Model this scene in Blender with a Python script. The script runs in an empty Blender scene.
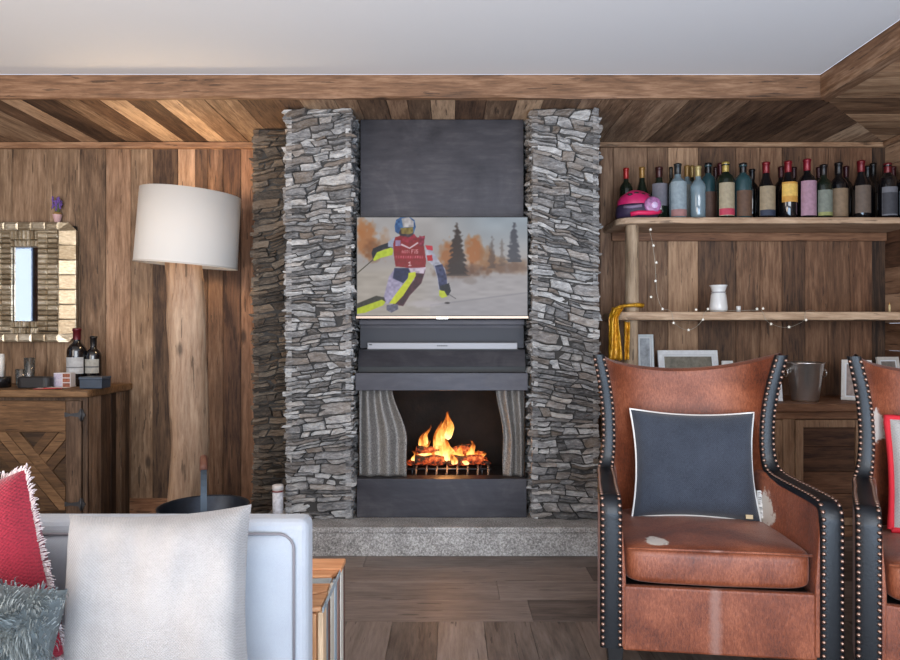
import bpy, math, random
import numpy as np
from mathutils import Vector, Matrix, noise as mn

R = random.Random(7)
PI = math.pi
C = bpy.context.scene.collection
SC = bpy.context.scene
# ------------------------------------------------------------------ camera, world, lights, exposure
F = 665.0                                   # focal length in pixels of a 900 px wide picture
CZ = 1.14
cam_d = bpy.data.cameras.new('camera'); cam_d.sensor_width = 36; cam_d.lens = F/900*36
cam_d.clip_start = 0.05
cam = bpy.data.objects.new('camera', cam_d); C.objects.link(cam)
cam.location = (0, 0, CZ); cam.rotation_euler = (PI/2, 0, 0)
SC.camera = cam
SC.view_settings.view_transform = 'Standard'; SC.view_settings.look = 'None'
SC.view_settings.gamma = 1; SC.view_settings.use_curve_mapping = False
SC.view_settings.exposure = 0.75
w = bpy.data.worlds.new('world'); SC.world = w; w.use_nodes = True
w.node_tree.nodes['Background'].inputs[0].default_value = (.72, .80, 1, 1)
w.node_tree.nodes['Background'].inputs[1].default_value = 0.75

def area(name, loc, rot, sx, sy, power, col):
    l = bpy.data.lights.new(name, 'AREA'); l.shape = 'RECTANGLE'; l.size = sx; l.size_y = sy
    l.energy = power; l.color = col
    o = bpy.data.objects.new(name, l); C.objects.link(o); o.location = loc; o.rotation_euler = rot
    return o
area('window_daylight', (0.8, -4.6, 1.6), (math.radians(88), 0, 0), 5.0, 2.4, 190, (.92, .96, 1))
area('ceiling_fill_warm', (-1.9, -.6, .2), (math.radians(180-14), 0, 0), 2.2, 2.2, 92, (1, .84, .70))  # added uplight that brightens the left of the ceiling warmly
area('ceiling_fill_cool', (.9, -.6, .2), (math.radians(180-14), 0, 0), 2.6, 2.4, 120, (.56, .75, 1))  # added uplight that brightens the right of the ceiling in cool blue
area('left_lamps_fill', (-2.9, 0.4, 1.6), (math.radians(88), 0, math.radians(-68)), 1.8, 1.4, 22, (1, .86, .70))  # added warm fill for the unseen room lamps on the left

def spot(name, loc, tgt, power, col, ang=60, blend=.8, r=.05):
    l = bpy.data.lights.new(name, 'SPOT'); l.energy = power; l.color = col
    l.spot_size = math.radians(ang); l.spot_blend = blend; l.shadow_soft_size = r
    o = bpy.data.objects.new(name, l); C.objects.link(o); o.location = loc
    o.rotation_euler = (Vector(tgt)-Vector(loc)).to_track_quat('-Z', 'Y').to_euler()
def point(name, loc, power, col, r=.05):
    l = bpy.data.lights.new(name, 'POINT'); l.energy = power; l.color = col; l.shadow_soft_size = r
    o = bpy.data.objects.new(name, l); C.objects.link(o); o.location = loc

# ------------------------------------------------------------------ node helpers
def new_mat(name):
    m = bpy.data.materials.new(name); m.use_nodes = True
    nt = m.node_tree
    return m, nt, nt.nodes['Principled BSDF']
def N(nt, t, **k):
    n = nt.nodes.new(t)
    for a, b in k.items(): setattr(n, a, b)
    return n
def ln(nt, a, b): nt.links.new(a, b)
def math_(nt, op, a, b=None, c=None, clamp=False):
    n = N(nt, 'ShaderNodeMath', operation=op, use_clamp=clamp)
    for i, v in enumerate((a, b, c)):
        if v is None: continue
        if isinstance(v, (int, float)): n.inputs[i].default_value = v
        else: ln(nt, v, n.inputs[i])
    return n.outputs[0]
def vm(nt, op, a, b):
    n = N(nt, 'ShaderNodeVectorMath', operation=op)
    for i, v in enumerate((a, b)):
        if isinstance(v, (tuple, list)): n.inputs[i].default_value = v
        else: ln(nt, v, n.inputs[i])
    return n.outputs[0]
def mix(nt, f, a, b, bt='MIX'):
    n = N(nt, 'ShaderNodeMix', data_type='RGBA', blend_type=bt)
    if isinstance(f, (int, float)): n.inputs[0].default_value = f
    else: ln(nt, f, n.inputs[0])
    for i, v in ((6, a), (7, b)):
        if isinstance(v, (tuple, list)): n.inputs[i].default_value = (*v[:3], 1)
        else: ln(nt, v, n.inputs[i])
    return n.outputs[2]
def ramp(nt, f, stops):
    n = N(nt, 'ShaderNodeValToRGB'); e = n.color_ramp.elements
    while len(e) < len(stops): e.new(0.5)
    for i, (p, c) in enumerate(stops):
        e[i].position = p; e[i].color = (*c[:3], 1) if not isinstance(c, (int, float)) else (c, c, c, 1)
    ln(nt, f, n.inputs[0]); return n.outputs[0]
def noise_(nt, vec, scale, detail=5, rough=.6, dist=0):
    n = N(nt, 'ShaderNodeTexNoise'); n.inputs['Scale'].default_value = scale
    n.inputs['Detail'].default_value = detail; n.inputs['Roughness'].default_value = rough
    n.inputs['Distortion'].default_value = dist
    ln(nt, vec, n.inputs['Vector']); return n.outputs[0]
def bump(nt, p, h, st=.3, d=.01):
    b = N(nt, 'ShaderNodeBump'); b.inputs['Strength'].default_value = st; b.inputs['Distance'].default_value = d
    ln(nt, h, b.inputs['Height']); ln(nt, b.outputs[0], p.inputs['Normal'])
def lin(r, g=None, b=None):
    if g is None: r, g, b = r
    f = lambda c: (c/255/12.92) if c/255 <= .04045 else ((c/255+.055)/1.055)**2.4
    return (f(r), f(g), f(b))
def objc(nt): return N(nt, 'ShaderNodeTexCoord').outputs['Object']

def plain(name, col, rough=.6, metal=0, bumps=None, var=.0, vscale=20, spec=.5, coat=0, sheen=0, trans=0, emis=None):
    m, nt, p = new_mat(name); c = lin(col)
    p.inputs['Base Color'].default_value = (*c, 1); p.inputs['Roughness'].default_value = rough
    p.inputs['Metallic'].default_value = metal; p.inputs['Specular IOR Level'].default_value = spec
    p.inputs['Coat Weight'].default_value = coat; p.inputs['Sheen Weight'].default_value = sheen
    p.inputs['Transmission Weight'].default_value = trans
    oc = objc(nt)
    nz = noise_(nt, oc, vscale, 5)
    if var:
        a = tuple(x*(1-var) for x in c); b = tuple(min(1, x*(1+var)) for x in c)
        ln(nt, ramp(nt, nz, [(.3, a), (.7, b)]), p.inputs['Base Color'])
    if bumps: bump(nt, p, noise_(nt, oc, bumps[0], 4), bumps[1], bumps[2])
    if emis:
        p.inputs['Emission Color'].default_value = (*lin(emis[0]), 1); p.inputs['Emission Strength'].default_value = emis[1]
    return m

def wood(name, axis, dark, mid, light, warm=None, rough=.62, knots=True, streak=1.0, tonevar=.55, spec=.35, bs=.35):
    """aged boards; the per-board attribute 'tone' shifts pattern, lightness and hue"""
    m, nt, p = new_mat(name)
    at = N(nt, 'ShaderNodeAttribute', attribute_name='tone')
    sep = N(nt, 'ShaderNodeSeparateColor'); ln(nt, at.outputs['Color'], sep.inputs[0])
    off = N(nt, 'ShaderNodeCombineXYZ')
    for i, k in enumerate((37.0, 53.0, 71.0)): ln(nt, math_(nt, 'MULTIPLY', sep.outputs[1], k), off.inputs[i])
    v0 = vm(nt, 'ADD', objc(nt), off.outputs[0])
    s_long = [1, 1, 1]; s_long[axis] = .09
    s_mid = [1, 1, 1]; s_mid[axis] = .22
    s_k = [1, 1, 1]; s_k[axis] = .45
    big = noise_(nt, vm(nt, 'MULTIPLY', v0, s_mid), 9, 4, .6, 1.2)
    fine = noise_(nt, vm(nt, 'MULTIPLY', v0, s_long), 85, 6, .7, .3)
    med = noise_(nt, vm(nt, 'MULTIPLY', v0, s_long), 26, 5, .65, .8)
    f = math_(nt, 'ADD', math_(nt, 'MULTIPLY', big, .36), math_(nt, 'ADD', math_(nt, 'MULTIPLY', fine, .42*streak), math_(nt, 'MULTIPLY', med, .37)))
    f = math_(nt, 'ADD', f, math_(nt, 'MULTIPLY', math_(nt, 'SUBTRACT', sep.outputs[0], .5), tonevar*.5))
    col = ramp(nt, f, [(.38, lin(dark)), (.56, lin(mid)), (.76, lin(light))])
    warm = warm or tuple(min(255, c) for c in (mid[0]*1.15, mid[1]*.92, mid[2]*.7))
    col = mix(nt, math_(nt, 'MULTIPLY', sep.outputs[2], .5), col, mix(nt, 1, col, tuple(c*2.2 for c in lin(warm)), 'MULTIPLY'))
    gain = math_(nt, 'ADD', math_(nt, 'MULTIPLY', sep.outputs[0], tonevar*1.1), 1-tonevar*.5)
    vv = N(nt, 'ShaderNodeVectorMath', operation='SCALE'); ln(nt, col, vv.inputs[0]); ln(nt, gain, vv.inputs['Scale']); col = vv.outputs[0]
    # cracks
    cr = math_(nt, 'LESS_THAN', noise_(nt, vm(nt, 'MULTIPLY', v0, s_long), 60, 3, .5, .2), .335)
    col = mix(nt, math_(nt, 'MULTIPLY', cr, .6), col, tuple(c*.35 for c in lin(dark)))
    if knots:
        vo = N(nt, 'ShaderNodeTexVoronoi'); vo.inputs['Scale'].default_value = 3.4
        ln(nt, vm(nt, 'MULTIPLY', v0, s_k), vo.inputs['Vector'])
        kd = math_(nt, 'ADD', vo.outputs['Distance'], math_(nt, 'MULTIPLY', math_(nt, 'SUBTRACT', med, .5), .10))
        k = ramp(nt, kd, [(.035, 1), (.085, 0)])
        col = mix(nt, math_(nt, 'MULTIPLY', k, .75), col, tuple(c*.4 for c in lin(dark)))
    ln(nt, col, p.inputs['Base Color'])
    p.inputs['Roughness'].default_value = rough; p.inputs['Specular IOR Level'].default_value = spec
    bump(nt, p, math_(nt, 'ADD', fine, math_(nt, 'MULTIPLY', cr, -1.2)), bs, .004)
    return m

# ------------------------------------------------------------------ mesh builder
def tone(): return (R.random(), R.random(), R.random())
class MB:
    def __init__(s): s.v = []; s.f = []; s.t = []; s.m = []; s.sm = []
    def add(s, vs, fs, t=(.5, .5, .5), mi=0, smooth=False):
        o = len(s.v); s.v += [tuple(v) for v in vs]; s.f += [tuple(i+o for i in f) for f in fs]
        if isinstance(t, list): s.t += t
        else: s.t += [t]*len(vs)
        s.m += [mi]*len(fs); s.sm += [smooth]*len(fs); return s
    def box(s, a, b, t=None, mi=0, rot=None, piv=None):
        (x0, y0, z0), (x1, y1, z1) = a, b
        vs = [Vector(q) for q in ((x0,y0,z0),(x1,y0,z0),(x1,y1,z0),(x0,y1,z0),(x0,y0,z1),(x1,y0,z1),(x1,y1,z1),(x0,y1,z1))]
        if rot is not None:
            pv = Vector(piv) if piv else (vs[0]+vs[6])/2
            vs = [rot @ (q-pv) + pv for q in vs]
        return s.add(vs, [(0,3,2,1),(4,5,6,7),(0,1,5,4),(1,2,6,5),(2,3,7,6),(3,0,4,7)], t or (.5,.5,.5), mi)
    def grid(s, fn, nu, nv, t=(.5,.5,.5), mi=0, smooth=True, flip=False, closed=False):
        vs = [fn(i/nu, j/nv) for j in range(nv+1) for i in range(nu+1)]
        fs = []
        for j in range(nv):
            for i in range(nu):
                a = j*(nu+1)+i; q = (a, a+1, a+nu+2, a+nu+1)
                fs.append(q[::-1] if flip else q)
        return s.add(vs, fs, t, mi, smooth)
    def lathe(s, prof, c=(0,0,0), n=24, mi=0, t=(.5,.5,.5), smooth=True, mat=None, cap=True):
        vs = []; fs = []; c = Vector(c)
        for r, z in prof:
            for k in range(n):
                q = Vector((r*math.cos(2*PI*k/n), r*math.sin(2*PI*k/n), z))
                if mat: q = mat @ q
                vs.append(q+c)
        for j in range(len(prof)-1):
            for k in range(n):
                a = j*n+k; b = j*n+(k+1) % n; fs.append((a, b, b+n, a+n))
        if cap:
            if prof[0][0] > 1e-5: fs.append(tuple(reversed(range(n))))
            if prof[-1][0] > 1e-5: fs.append(tuple(range((len(prof)-1)*n, len(prof)*n)))
        return s.add(vs, fs, t, mi, smooth)
    def tube(s, pts, r, n=8, mi=0, t=(.5,.5,.5), flat=1.0, up=(0,0,1), cap=True):
        pts = [Vector(p) for p in pts]; vs = []; fs = []; L = len(pts)
        for i, p in enumerate(pts):
            d = (pts[min(i+1, L-1)]-pts[max(i-1, 0)]).normalized()
            u = Vector(up); u = (u - d*u.dot(d))
            if u.length < 1e-3: u = Vector((1,0,0)) - d*d.x
            u.normalize(); w_ = d.cross(u)
            rr = r(i/(L-1)) if callable(r) else r
            for k in range(n):
                a = 2*PI*k/n; vs.append(p + w_*math.cos(a)*rr + u*math.sin(a)*rr*flat)
        for i in range(L-1):
            for k in range(n):
                a = i*n+k; b = i*n+(k+1) % n; fs.append((a, b, b+n, a+n))
        if cap: fs += [tuple(reversed(range(n))), tuple(range((L-1)*n, L*n))]
        return s.add(vs, fs, t, mi, True)
    def prism(s, poly, y0, y1, t=(.5,.5,.5), mi=0, plane='xz', smooth=False):
        n = len(poly)
        f = {'xz': lambda a, b, d: (a, d, b), 'yz': lambda a, b, d: (d, a, b), 'xy': lambda a, b, d: (a, b, d)}[plane]
        vs = [f(a, b, y0) for a, b in poly] + [f(a, b, y1) for a, b in poly]
        fs = [tuple(range(n)), tuple(reversed(range(n, 2*n)))] + [(i, i+n, (i+1) % n+n, (i+1) % n) for i in range(n)]
        return s.add(vs, fs, t, mi, smooth)
    def sphere(s, c, r, n=10, m=6, mi=0, sc=(1,1,1), t=(.5,.5,.5)):
        vs = [Vector((c[0], c[1], c[2]-r*sc[2]))]; fs = []
        for j in range(1, m):
            a = -PI/2+PI*j/m
            for k in range(n):
                b = 2*PI*k/n; vs.append((c[0]+r*sc[0]*math.cos(a)*math.cos(b), c[1]+r*sc[1]*math.cos(a)*math.sin(b), c[2]+r*sc[2]*math.sin(a)))
        vs.append((c[0], c[1], c[2]+r*sc[2])); last = len(vs)-1
        for k in range(n):
            fs.append((0, 1+(k+1) % n, 1+k)); fs.append((last, last-n+k, last-n+(k+1) % n))
            for j in range(m-2):
                a = 1+j*n+k; b = 1+j*n+(k+1) % n; fs.append((a, b, b+n, a+n))
        return s.add(vs, fs, t, mi, True)
    def build(s, name, mats, parent=None, bevel=0, seg=2, sub=0, recalc=True):
        me = bpy.data.meshes.new(name); me.from_pydata([tuple(v) for v in s.v], [], s.f)
        for m in (mats if isinstance(mats, (list, tuple)) else [mats]): me.materials.append(m)
        me.polygons.foreach_set('material_index', s.m); me.polygons.foreach_set('use_smooth', s.sm)
        ca = me.color_attributes.new('tone', 'FLOAT_COLOR', 'POINT')
        arr = np.ones((len(s.v), 4), dtype=np.float32); arr[:, :3] = np.array(s.t, dtype=np.float32)[:, :3]
        ca.data.foreach_set('color', arr.ravel())
        if recalc:
            import bmesh
            bm = bmesh.new(); bm.from_mesh(me); bmesh.ops.recalc_face_normals(bm, faces=bm.faces); bm.to_mesh(me); bm.free()
        me.update()
        o = bpy.data.objects.new(name, me); C.objects.link(o)
        if parent: o.parent = parent
        if bevel:
            b = o.modifiers.new('bevel', 'BEVEL'); b.width = bevel; b.segments = seg; b.limit_method = 'ANGLE'; b.angle_limit = math.radians(40)
        if sub:
            q = o.modifiers.new('sub', 'SUBSURF'); q.levels = sub; q.render_levels = sub
        return o
def thing(name, label, cat, loc=(0,0,0), rz=0, group=None):
    o = bpy.data.objects.new(name, None); C.objects.link(o); o.location = loc; o.rotation_euler = (0,0,rz)
    o.empty_display_size = .05
    return tag(o, label, cat, group)
def tag(o, label, cat, group=None):
    o['label'] = label; o['category'] = cat
    if group: o['group'] = group
    return o
def struct(o): o['kind'] = 'structure'; return o
def rotm(ax, deg): return Matrix.Rotation(math.radians(deg), 3, ax)
def smooth(a, b, x):
    t = max(0, min(1, (x-a)/(b-a))); return t*t*(3-2*t)

# ------------------------------------------------------------------ materials
M = {}
M['wallwood'] = wood('aged plank vertical', 2, (62,45,34), (126,101,78), (178,152,126), tonevar=.7)
M['wallwood_r'] = wood('aged plank vertical brown', 2, (48,34,25), (110,82,60), (158,128,100), tonevar=.7)
M['wood_x'] = wood('aged board lengthwise', 0, (66,47,34), (132,102,76), (184,154,122))
M['wood_y'] = wood('aged board depthwise', 1, (58,42,32), (122,97,76), (182,156,128), tonevar=.8)
M['shelfwood'] = wood('shelf board', 0, (92,70,52), (150,126,102), (196,174,148), knots=False)
M['cabwood'] = wood('cabinet board', 0, (58,38,27), (118,84,60), (160,124,94))
M['cabwood_z'] = wood('cabinet upright', 2, (72,52,38), (128,100,76), (168,140,112))
M['sidewood'] = wood('sideboard board', 0, (52,36,24), (104,78,52), (150,118,84))
M['sidewood_z'] = wood('sideboard upright', 2, (44,32,25), (92,72,56), (144,120,98))
M['floor_x'] = wood('floor board lengthwise', 0, (76,68,63), (116,104,97), (146,134,126), rough=.5, warm=(118,106,98), knots=False, tonevar=.3, spec=.3, bs=.12)
M['floor_y'] = wood('floor board depthwise', 1, (76,67,61), (118,105,96), (148,134,125), rough=.5, warm=(118,106,98), knots=False, tonevar=.3, spec=.3, bs=.12)
M['log'] = wood('peeled log', 2, (100,80,62), (156,134,112), (194,176,152), rough=.6, knots=True, tonevar=.2, bs=.6)
M['post'] = wood('grey log', 2, (100,84,66), (160,142,118), (200,184,160), knots=False, tonevar=.2, bs=.7)
M['plaster'] = plain('ceiling plaster', (214,214,214), .9)
M['black'] = plain('matt black', (18,18,19), .55)
M['soot'] = plain('sooted brick', (26,21,18), .9, bumps=(30,.5,.01), var=.4, vscale=12)
M['iron'] = plain('wrought iron', (74,76,80), .5, .7, var=.3)
M['white'] = plain('white paint', (226,228,230), .5)
M['china'] = plain('white china', (214,214,212), .25, coat=.3)

def steel_mat():
    m, nt, p = new_mat('raw blued steel')
    oc = objc(nt)
    n1 = noise_(nt, vm(nt, 'MULTIPLY', oc, (1, 1, 1.6)), 2.3, 6, .65, 1.0)
    n2 = noise_(nt, vm(nt, 'MULTIPLY', oc, (1, 1, 6)), 6, 4, .6, .3)
    f = math_(nt, 'ADD', math_(nt, 'MULTIPLY', n1, .7), math_(nt, 'MULTIPLY', n2, .3))
    ln(nt, ramp(nt, f, [(.34, lin(46,45,49)), (.5, lin(60,58,62)), (.66, lin(78,75,77))]), p.inputs['Base Color'])
    p.inputs['Metallic'].default_value = .55; p.inputs['Specular IOR Level'].default_value = .35
    ln(nt, ramp(nt, n1, [(.3, .36), (.7, .55)]), p.inputs['Roughness'])
    return m
M['steel'] = steel_mat()

def stone_mat(name, a, b, c, rust):
    m, nt, p = new_mat(name)
    at = N(nt, 'ShaderNodeAttribute', attribute_name='tone')
    sep = N(nt, 'ShaderNodeSeparateColor'); ln(nt, at.outputs['Color'], sep.inputs[0])
    off = N(nt, 'ShaderNodeCombineXYZ'); ln(nt, math_(nt, 'MULTIPLY', sep.outputs[1], 40), off.inputs[0]); ln(nt, math_(nt, 'MULTIPLY', sep.outputs[1], 29), off.inputs[2])
    v = vm(nt, 'ADD', objc(nt), off.outputs[0]); vz = vm(nt, 'MULTIPLY', v, (1, 1, 3.2))
    n1 = noise_(nt, vz, 16, 7, .72, .6); n2 = noise_(nt, vz, 55, 5, .7, .2); n3 = noise_(nt, v, 5, 3)
    f = math_(nt, 'ADD', math_(nt, 'MULTIPLY', n1, .62), math_(nt, 'MULTIPLY', n2, .38))
    f = math_(nt, 'ADD', f, math_(nt, 'MULTIPLY', math_(nt, 'SUBTRACT', sep.outputs[0], .5), .26))
    col = ramp(nt, f, [(.32, lin(a)), (.5, lin(b)), (.68, lin(c))])
    rf = ramp(nt, math_(nt, 'ADD', math_(nt, 'MULTIPLY', n3, .6), math_(nt, 'MULTIPLY', sep.outputs[2], .4)), [(.50, 0), (.70, 1)])
    col = mix(nt, math_(nt, 'MULTIPLY', rf, .55), col, mix(nt, .6, col, lin(rust)))
    ln(nt, col, p.inputs['Base Color']); p.inputs['Roughness'].default_value = .75
    bump(nt, p, math_(nt, 'ADD', n1, math_(nt, 'MULTIPLY', n2, .6)), .85, .012)
    return m
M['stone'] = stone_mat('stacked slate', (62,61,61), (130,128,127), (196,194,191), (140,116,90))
M['stone_dark'] = stone_mat('dark brown slate', (44,38,33), (86,76,66), (124,112,98), (120,92,66))  # darker, browner slate for the set-back column
M['mortar'] = plain('dark joint', (58,56,54), .95)

def granite():
    m, nt, p = new_mat('flamed granite'); oc = objc(nt)
    n1 = noise_(nt, oc, 120, 4, .7); n2 = noise_(nt, oc, 7, 3)
    f = math_(nt, 'ADD', math_(nt, 'MULTIPLY', n1, .75), math_(nt, 'MULTIPLY', n2, .25))
    ln(nt, ramp(nt, f, [(.36, lin(92,89,86)), (.5, lin(146,142,138)), (.64, lin(196,192,188))]), p.inputs['Base Color'])
    p.inputs['Roughness'].default_value = .7; bump(nt, p, n1, .5, .004); return m
M['granite'] = granite()

def fabric(name, col, col2=None, scale=260, st=.35, rough=.9, axes=('x','z'), big=.08):
    m, nt, p = new_mat(name); oc = objc(nt); c = lin(col); c2 = lin(col2) if col2 else tuple(x*.72 for x in c)
    s = N(nt, 'ShaderNodeSeparateXYZ'); ln(nt, oc, s.inputs[0])
    ix = {'x': 0, 'y': 1, 'z': 2}
    wv = [math_(nt, 'SINE', math_(nt, 'MULTIPLY', s.outputs[ix[a]], scale*2)) for a in axes]
    g = math_(nt, 'MULTIPLY', wv[0], wv[1])
    n1 = noise_(nt, oc, scale*.8, 3, .6); n2 = noise_(nt, oc, 9, 3)
    f = math_(nt, 'ADD', math_(nt, 'MULTIPLY', g, .08), math_(nt, 'ADD', math_(nt, 'MULTIPLY', n1, .7), math_(nt, 'MULTIPLY', n2, .3)))
    ln(nt, ramp(nt, f, [(.32, c2), (.6, c)]), p.inputs['Base Color'])
    p.inputs['Roughness'].default_value = rough; p.inputs['Sheen Weight'].default_value = .25; p.inputs['Specular IOR Level'].default_value = .2
    bump(nt, p, math_(nt, 'ADD', g, n1), st, .0015); return m
M['linen'] = fabric('light linen', (166,168,172), (148,150,156), 900, .12)
M['pillowlinen'] = fabric('oatmeal linen', (158,153,149), (128,123,120), 560, .3)
M['grayfab'] = fabric('slate blue wool', (60,65,75), (34,38,46), 420, .3)
M['redwool'] = fabric('raspberry wool', (146,36,50), (92,20,32), 420, .5)
M['greyfab2'] = fabric('pale grey cloth', (176,172,168), None, 300, .3)
M['piping'] = plain('white piping', (226,222,216), .8)
M['piping_dark'] = plain('taupe piping', (118,112,114), .8)
M['redpipe'] = plain('red border', (190,24,40), .8)
M['leather'] = plain('black leather', (14,16,20), .40, spec=.35, bumps=(140,.35,.002), var=.25, vscale=30, coat=.05)
M['nail'] = plain('antique copper nail', (150,122,108), .36, 1)
M['legwood'] = plain('black stained wood', (20,19,20), .5)

def cowhide(name, patches, seam=None):
    m, nt, p = new_mat(name); oc = objc(nt)
    n1 = noise_(nt, vm(nt, 'MULTIPLY', oc, (3, 2, 1)), 70, 5, .7, .6)
    n2 = noise_(nt, oc, 3.2, 4, .6, .5)
    f = math_(nt, 'ADD', math_(nt, 'MULTIPLY', n1, .42), math_(nt, 'MULTIPLY', n2, .58))
    col = ramp(nt, f, [(.34, lin(66,29,17)), (.48, lin(116,58,34)), (.62, lin(156,91,62))])
    wob = noise_(nt, oc, 28, 5, .7)
    for (c, r) in patches:
        d = N(nt, 'ShaderNodeVectorMath', operation='DISTANCE'); ln(nt, oc, d.inputs[0]); d.inputs[1].default_value = c
        dd = math_(nt, 'ADD', d.outputs['Value'], math_(nt, 'MULTIPLY', math_(nt, 'SUBTRACT', wob, .5), r*1.6))
        k = ramp(nt, math_(nt, 'DIVIDE', dd, r), [(.8, 1), (.97, 0)])
        col = mix(nt, k, col, lin(206,196,184))
    if seam is not None:
        s = N(nt, 'ShaderNodeSeparateXYZ'); ln(nt, oc, s.inputs[0])
        d = math_(nt, 'ABSOLUTE', math_(nt, 'ADD', math_(nt, 'SUBTRACT', s.outputs[0], seam), math_(nt, 'MULTIPLY', math_(nt, 'SUBTRACT', wob, .5), .03)))
        k = ramp(nt, math_(nt, 'MULTIPLY', d, 20), [(.12, 1), (.5, 0)])
        col = mix(nt, math_(nt, 'MULTIPLY', k, .6), col, lin(150,116,104))
    ln(nt, col, p.inputs['Base Color']); p.inputs['Roughness'].default_value = .42
    p.inputs['Sheen Weight'].default_value = .12; p.inputs['Sheen Roughness'].default_value = .35
    p.inputs['Specular IOR Level'].default_value = .45
    bump(nt, p, n1, .5, .003); return m

# ------------------------------------------------------------------ the room
SOF = 2.30; BACK = 4.13; FRONT = 3.29; RW = 2.70; LW = -3.25
def vplanks(mb, edges, y0, y1, z0, z1, tones=None):
    for i in range(len(edges)-1):
        t = tones[i] if tones and i < len(tones) and tones[i] else tone()
        mb.box((edges[i]+.0012, y0-R.uniform(0, .004), z0), (edges[i+1]-.0012, y1, z1), t)
def pxs(lst, d): return [(p-450)*d/F for p in lst]
mb = MB()
ed = pxs([-78,-48,-22,12,47,80,106,131,153,178,195,208,223,241,262], BACK)
tn = [tone() for _ in range(4)] + [(.45,.2,.2),(.5,.9,.1),(.35,.3,.25),(.6,.5,.55),(.5,.77,.1),(.1,.35,.3),(.75,.15,.5),(.3,.6,.6),(.45,.1,.7),(.25,.25,1),(.6,.7,1)]  # last boards toned warm, the lamp's glow put into their colour
vplanks(mb, ed, BACK, BACK+.03, 0, SOF, tn[1:])
e0 = [LW, LW+.05]
mb.box((LW, BACK, 0), (ed[0]-.001, BACK+.03, SOF), tone())
er = pxs([262, 600, 613,647,668,698,736,760,782,805,828,850,872,887], BACK); er[-1] = RW+.02
tr = [None,(.5,.2,.3),(.55,.1,.3),(.45,.5,.1),(.8,.3,.1),(.3,.6,.3),(.5,.15,.4),(.55,.75,.5),(.3,.4,.5),(.5,.9,.6),(.4,.1,.6),(.5,.33,.8),(.1,.6,.2)]
mr = MB()
vplanks(mr, er[1:], BACK, BACK+.03, 0, SOF, tr[1:])
mr.box((er[0], BACK+.001, 0), (er[1]-.001, BACK+.03, SOF), tone())
ob = mb; off = len(ob.v)
ob.v += mr.v; ob.t += mr.t; ob.f += [tuple(i+off for i in f) for f in mr.f]; ob.m += [1]*len(mr.f); ob.sm += mr.sm
ob.box((LW, BACK+.03, 0), (RW+.05, BACK+.06, 2.5), (.1,.1,.1))
struct(ob.build('wall_back', [M['wallwood'], M['wallwood_r']], bevel=.0015, seg=1))
mb = MB(); z = 0
while z < SOF:
    z2 = min(SOF, z+R.uniform(.14, .2)); mb.box((RW, -.6, z+.001), (RW+.03, BACK-.002, z2-.001), tone()); z = z2
struct(mb.build('wall_right', wood('aged plank side', 1, (58,42,32), (118,92,72), (160,134,110)), bevel=.0015, seg=1))
mb = MB(); y = 1.0
while y < BACK-.01:
    y2 = min(BACK-.002, y+R.uniform(.13, .2)); t_ = tone()
    if y < 2.45 <= y2: y2 = 2.45
    if 2.45 <= y < 3.35:
        y2 = min(y2, 3.35); mb.box((LW-.03, y+.001, 0), (LW, y2-.001, .9), t_); mb.box((LW-.03, y+.001, 2.1), (LW, y2-.001, SOF), t_)
    else: mb.box((LW-.03, y+.001, 0), (LW, y2-.001, SOF), t_)
    y = y2
struct(mb.build('wall_left', M['wallwood'], bevel=.0015, seg=1))
mb = MB(); mb.box((LW-.06, 2.45, .9), (LW+.01, 2.50, 2.1)); mb.box((LW-.06, 3.30, .9), (LW+.01, 3.35, 2.1)); mb.box((LW-.06, 2.50, .9), (LW+.01, 3.30, .95)); mb.box((LW-.06, 2.50, 2.05), (LW+.01, 3.30, 2.1)); mb.box((LW-.05, 2.88, .95), (LW, 2.92, 2.05))
struct(mb.build('added_window_frame', M['wood_y'], bevel=.003))  # unseen window, added for the blue-grey reflection in the mirror
struct(MB().box((LW-.034, 2.501, .951), (LW-.028, 3.299, 2.049)).build('added_window_pane', plain('tinted pane', (128,142,156), .02, trans=1)))  # pane tinted to dim the sky that the mirror picks up
# floor
mb = MB(); y = BACK
for yb in (3.97, 3.78, 3.6, 3.42, 3.20, 3.02, 2.81, 2.60):
    x = LW - R.uniform(0, .8)
    while x < RW:
        x2 = x + R.uniform(1.1, 1.9); mb.box((max(x, LW-.02)+.001, yb+.001, -.03), (min(x2, RW+.02)-.001, y-.001, 0), tone(), 0); x = x2
    y = yb
x = LW
while x < RW:
    x2 = x+.178; y = 2.6
    while y > -2.2:
        y2 = max(-2.2, y - (R.uniform(.3, 1.3) if y == 2.6 else 1.4)); mb.box((x+.001, y2+.001, -.03), (x2-.001, y-.001, 0), tone(), 1); y = y2
    x = x2
mb.box((LW-.02, -2.2, -.06), (RW+.2, BACK+.03, -.031), (.1,.1,.1))
struct(mb.build('floor', [M['floor_x'], M['floor_y']]))
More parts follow.
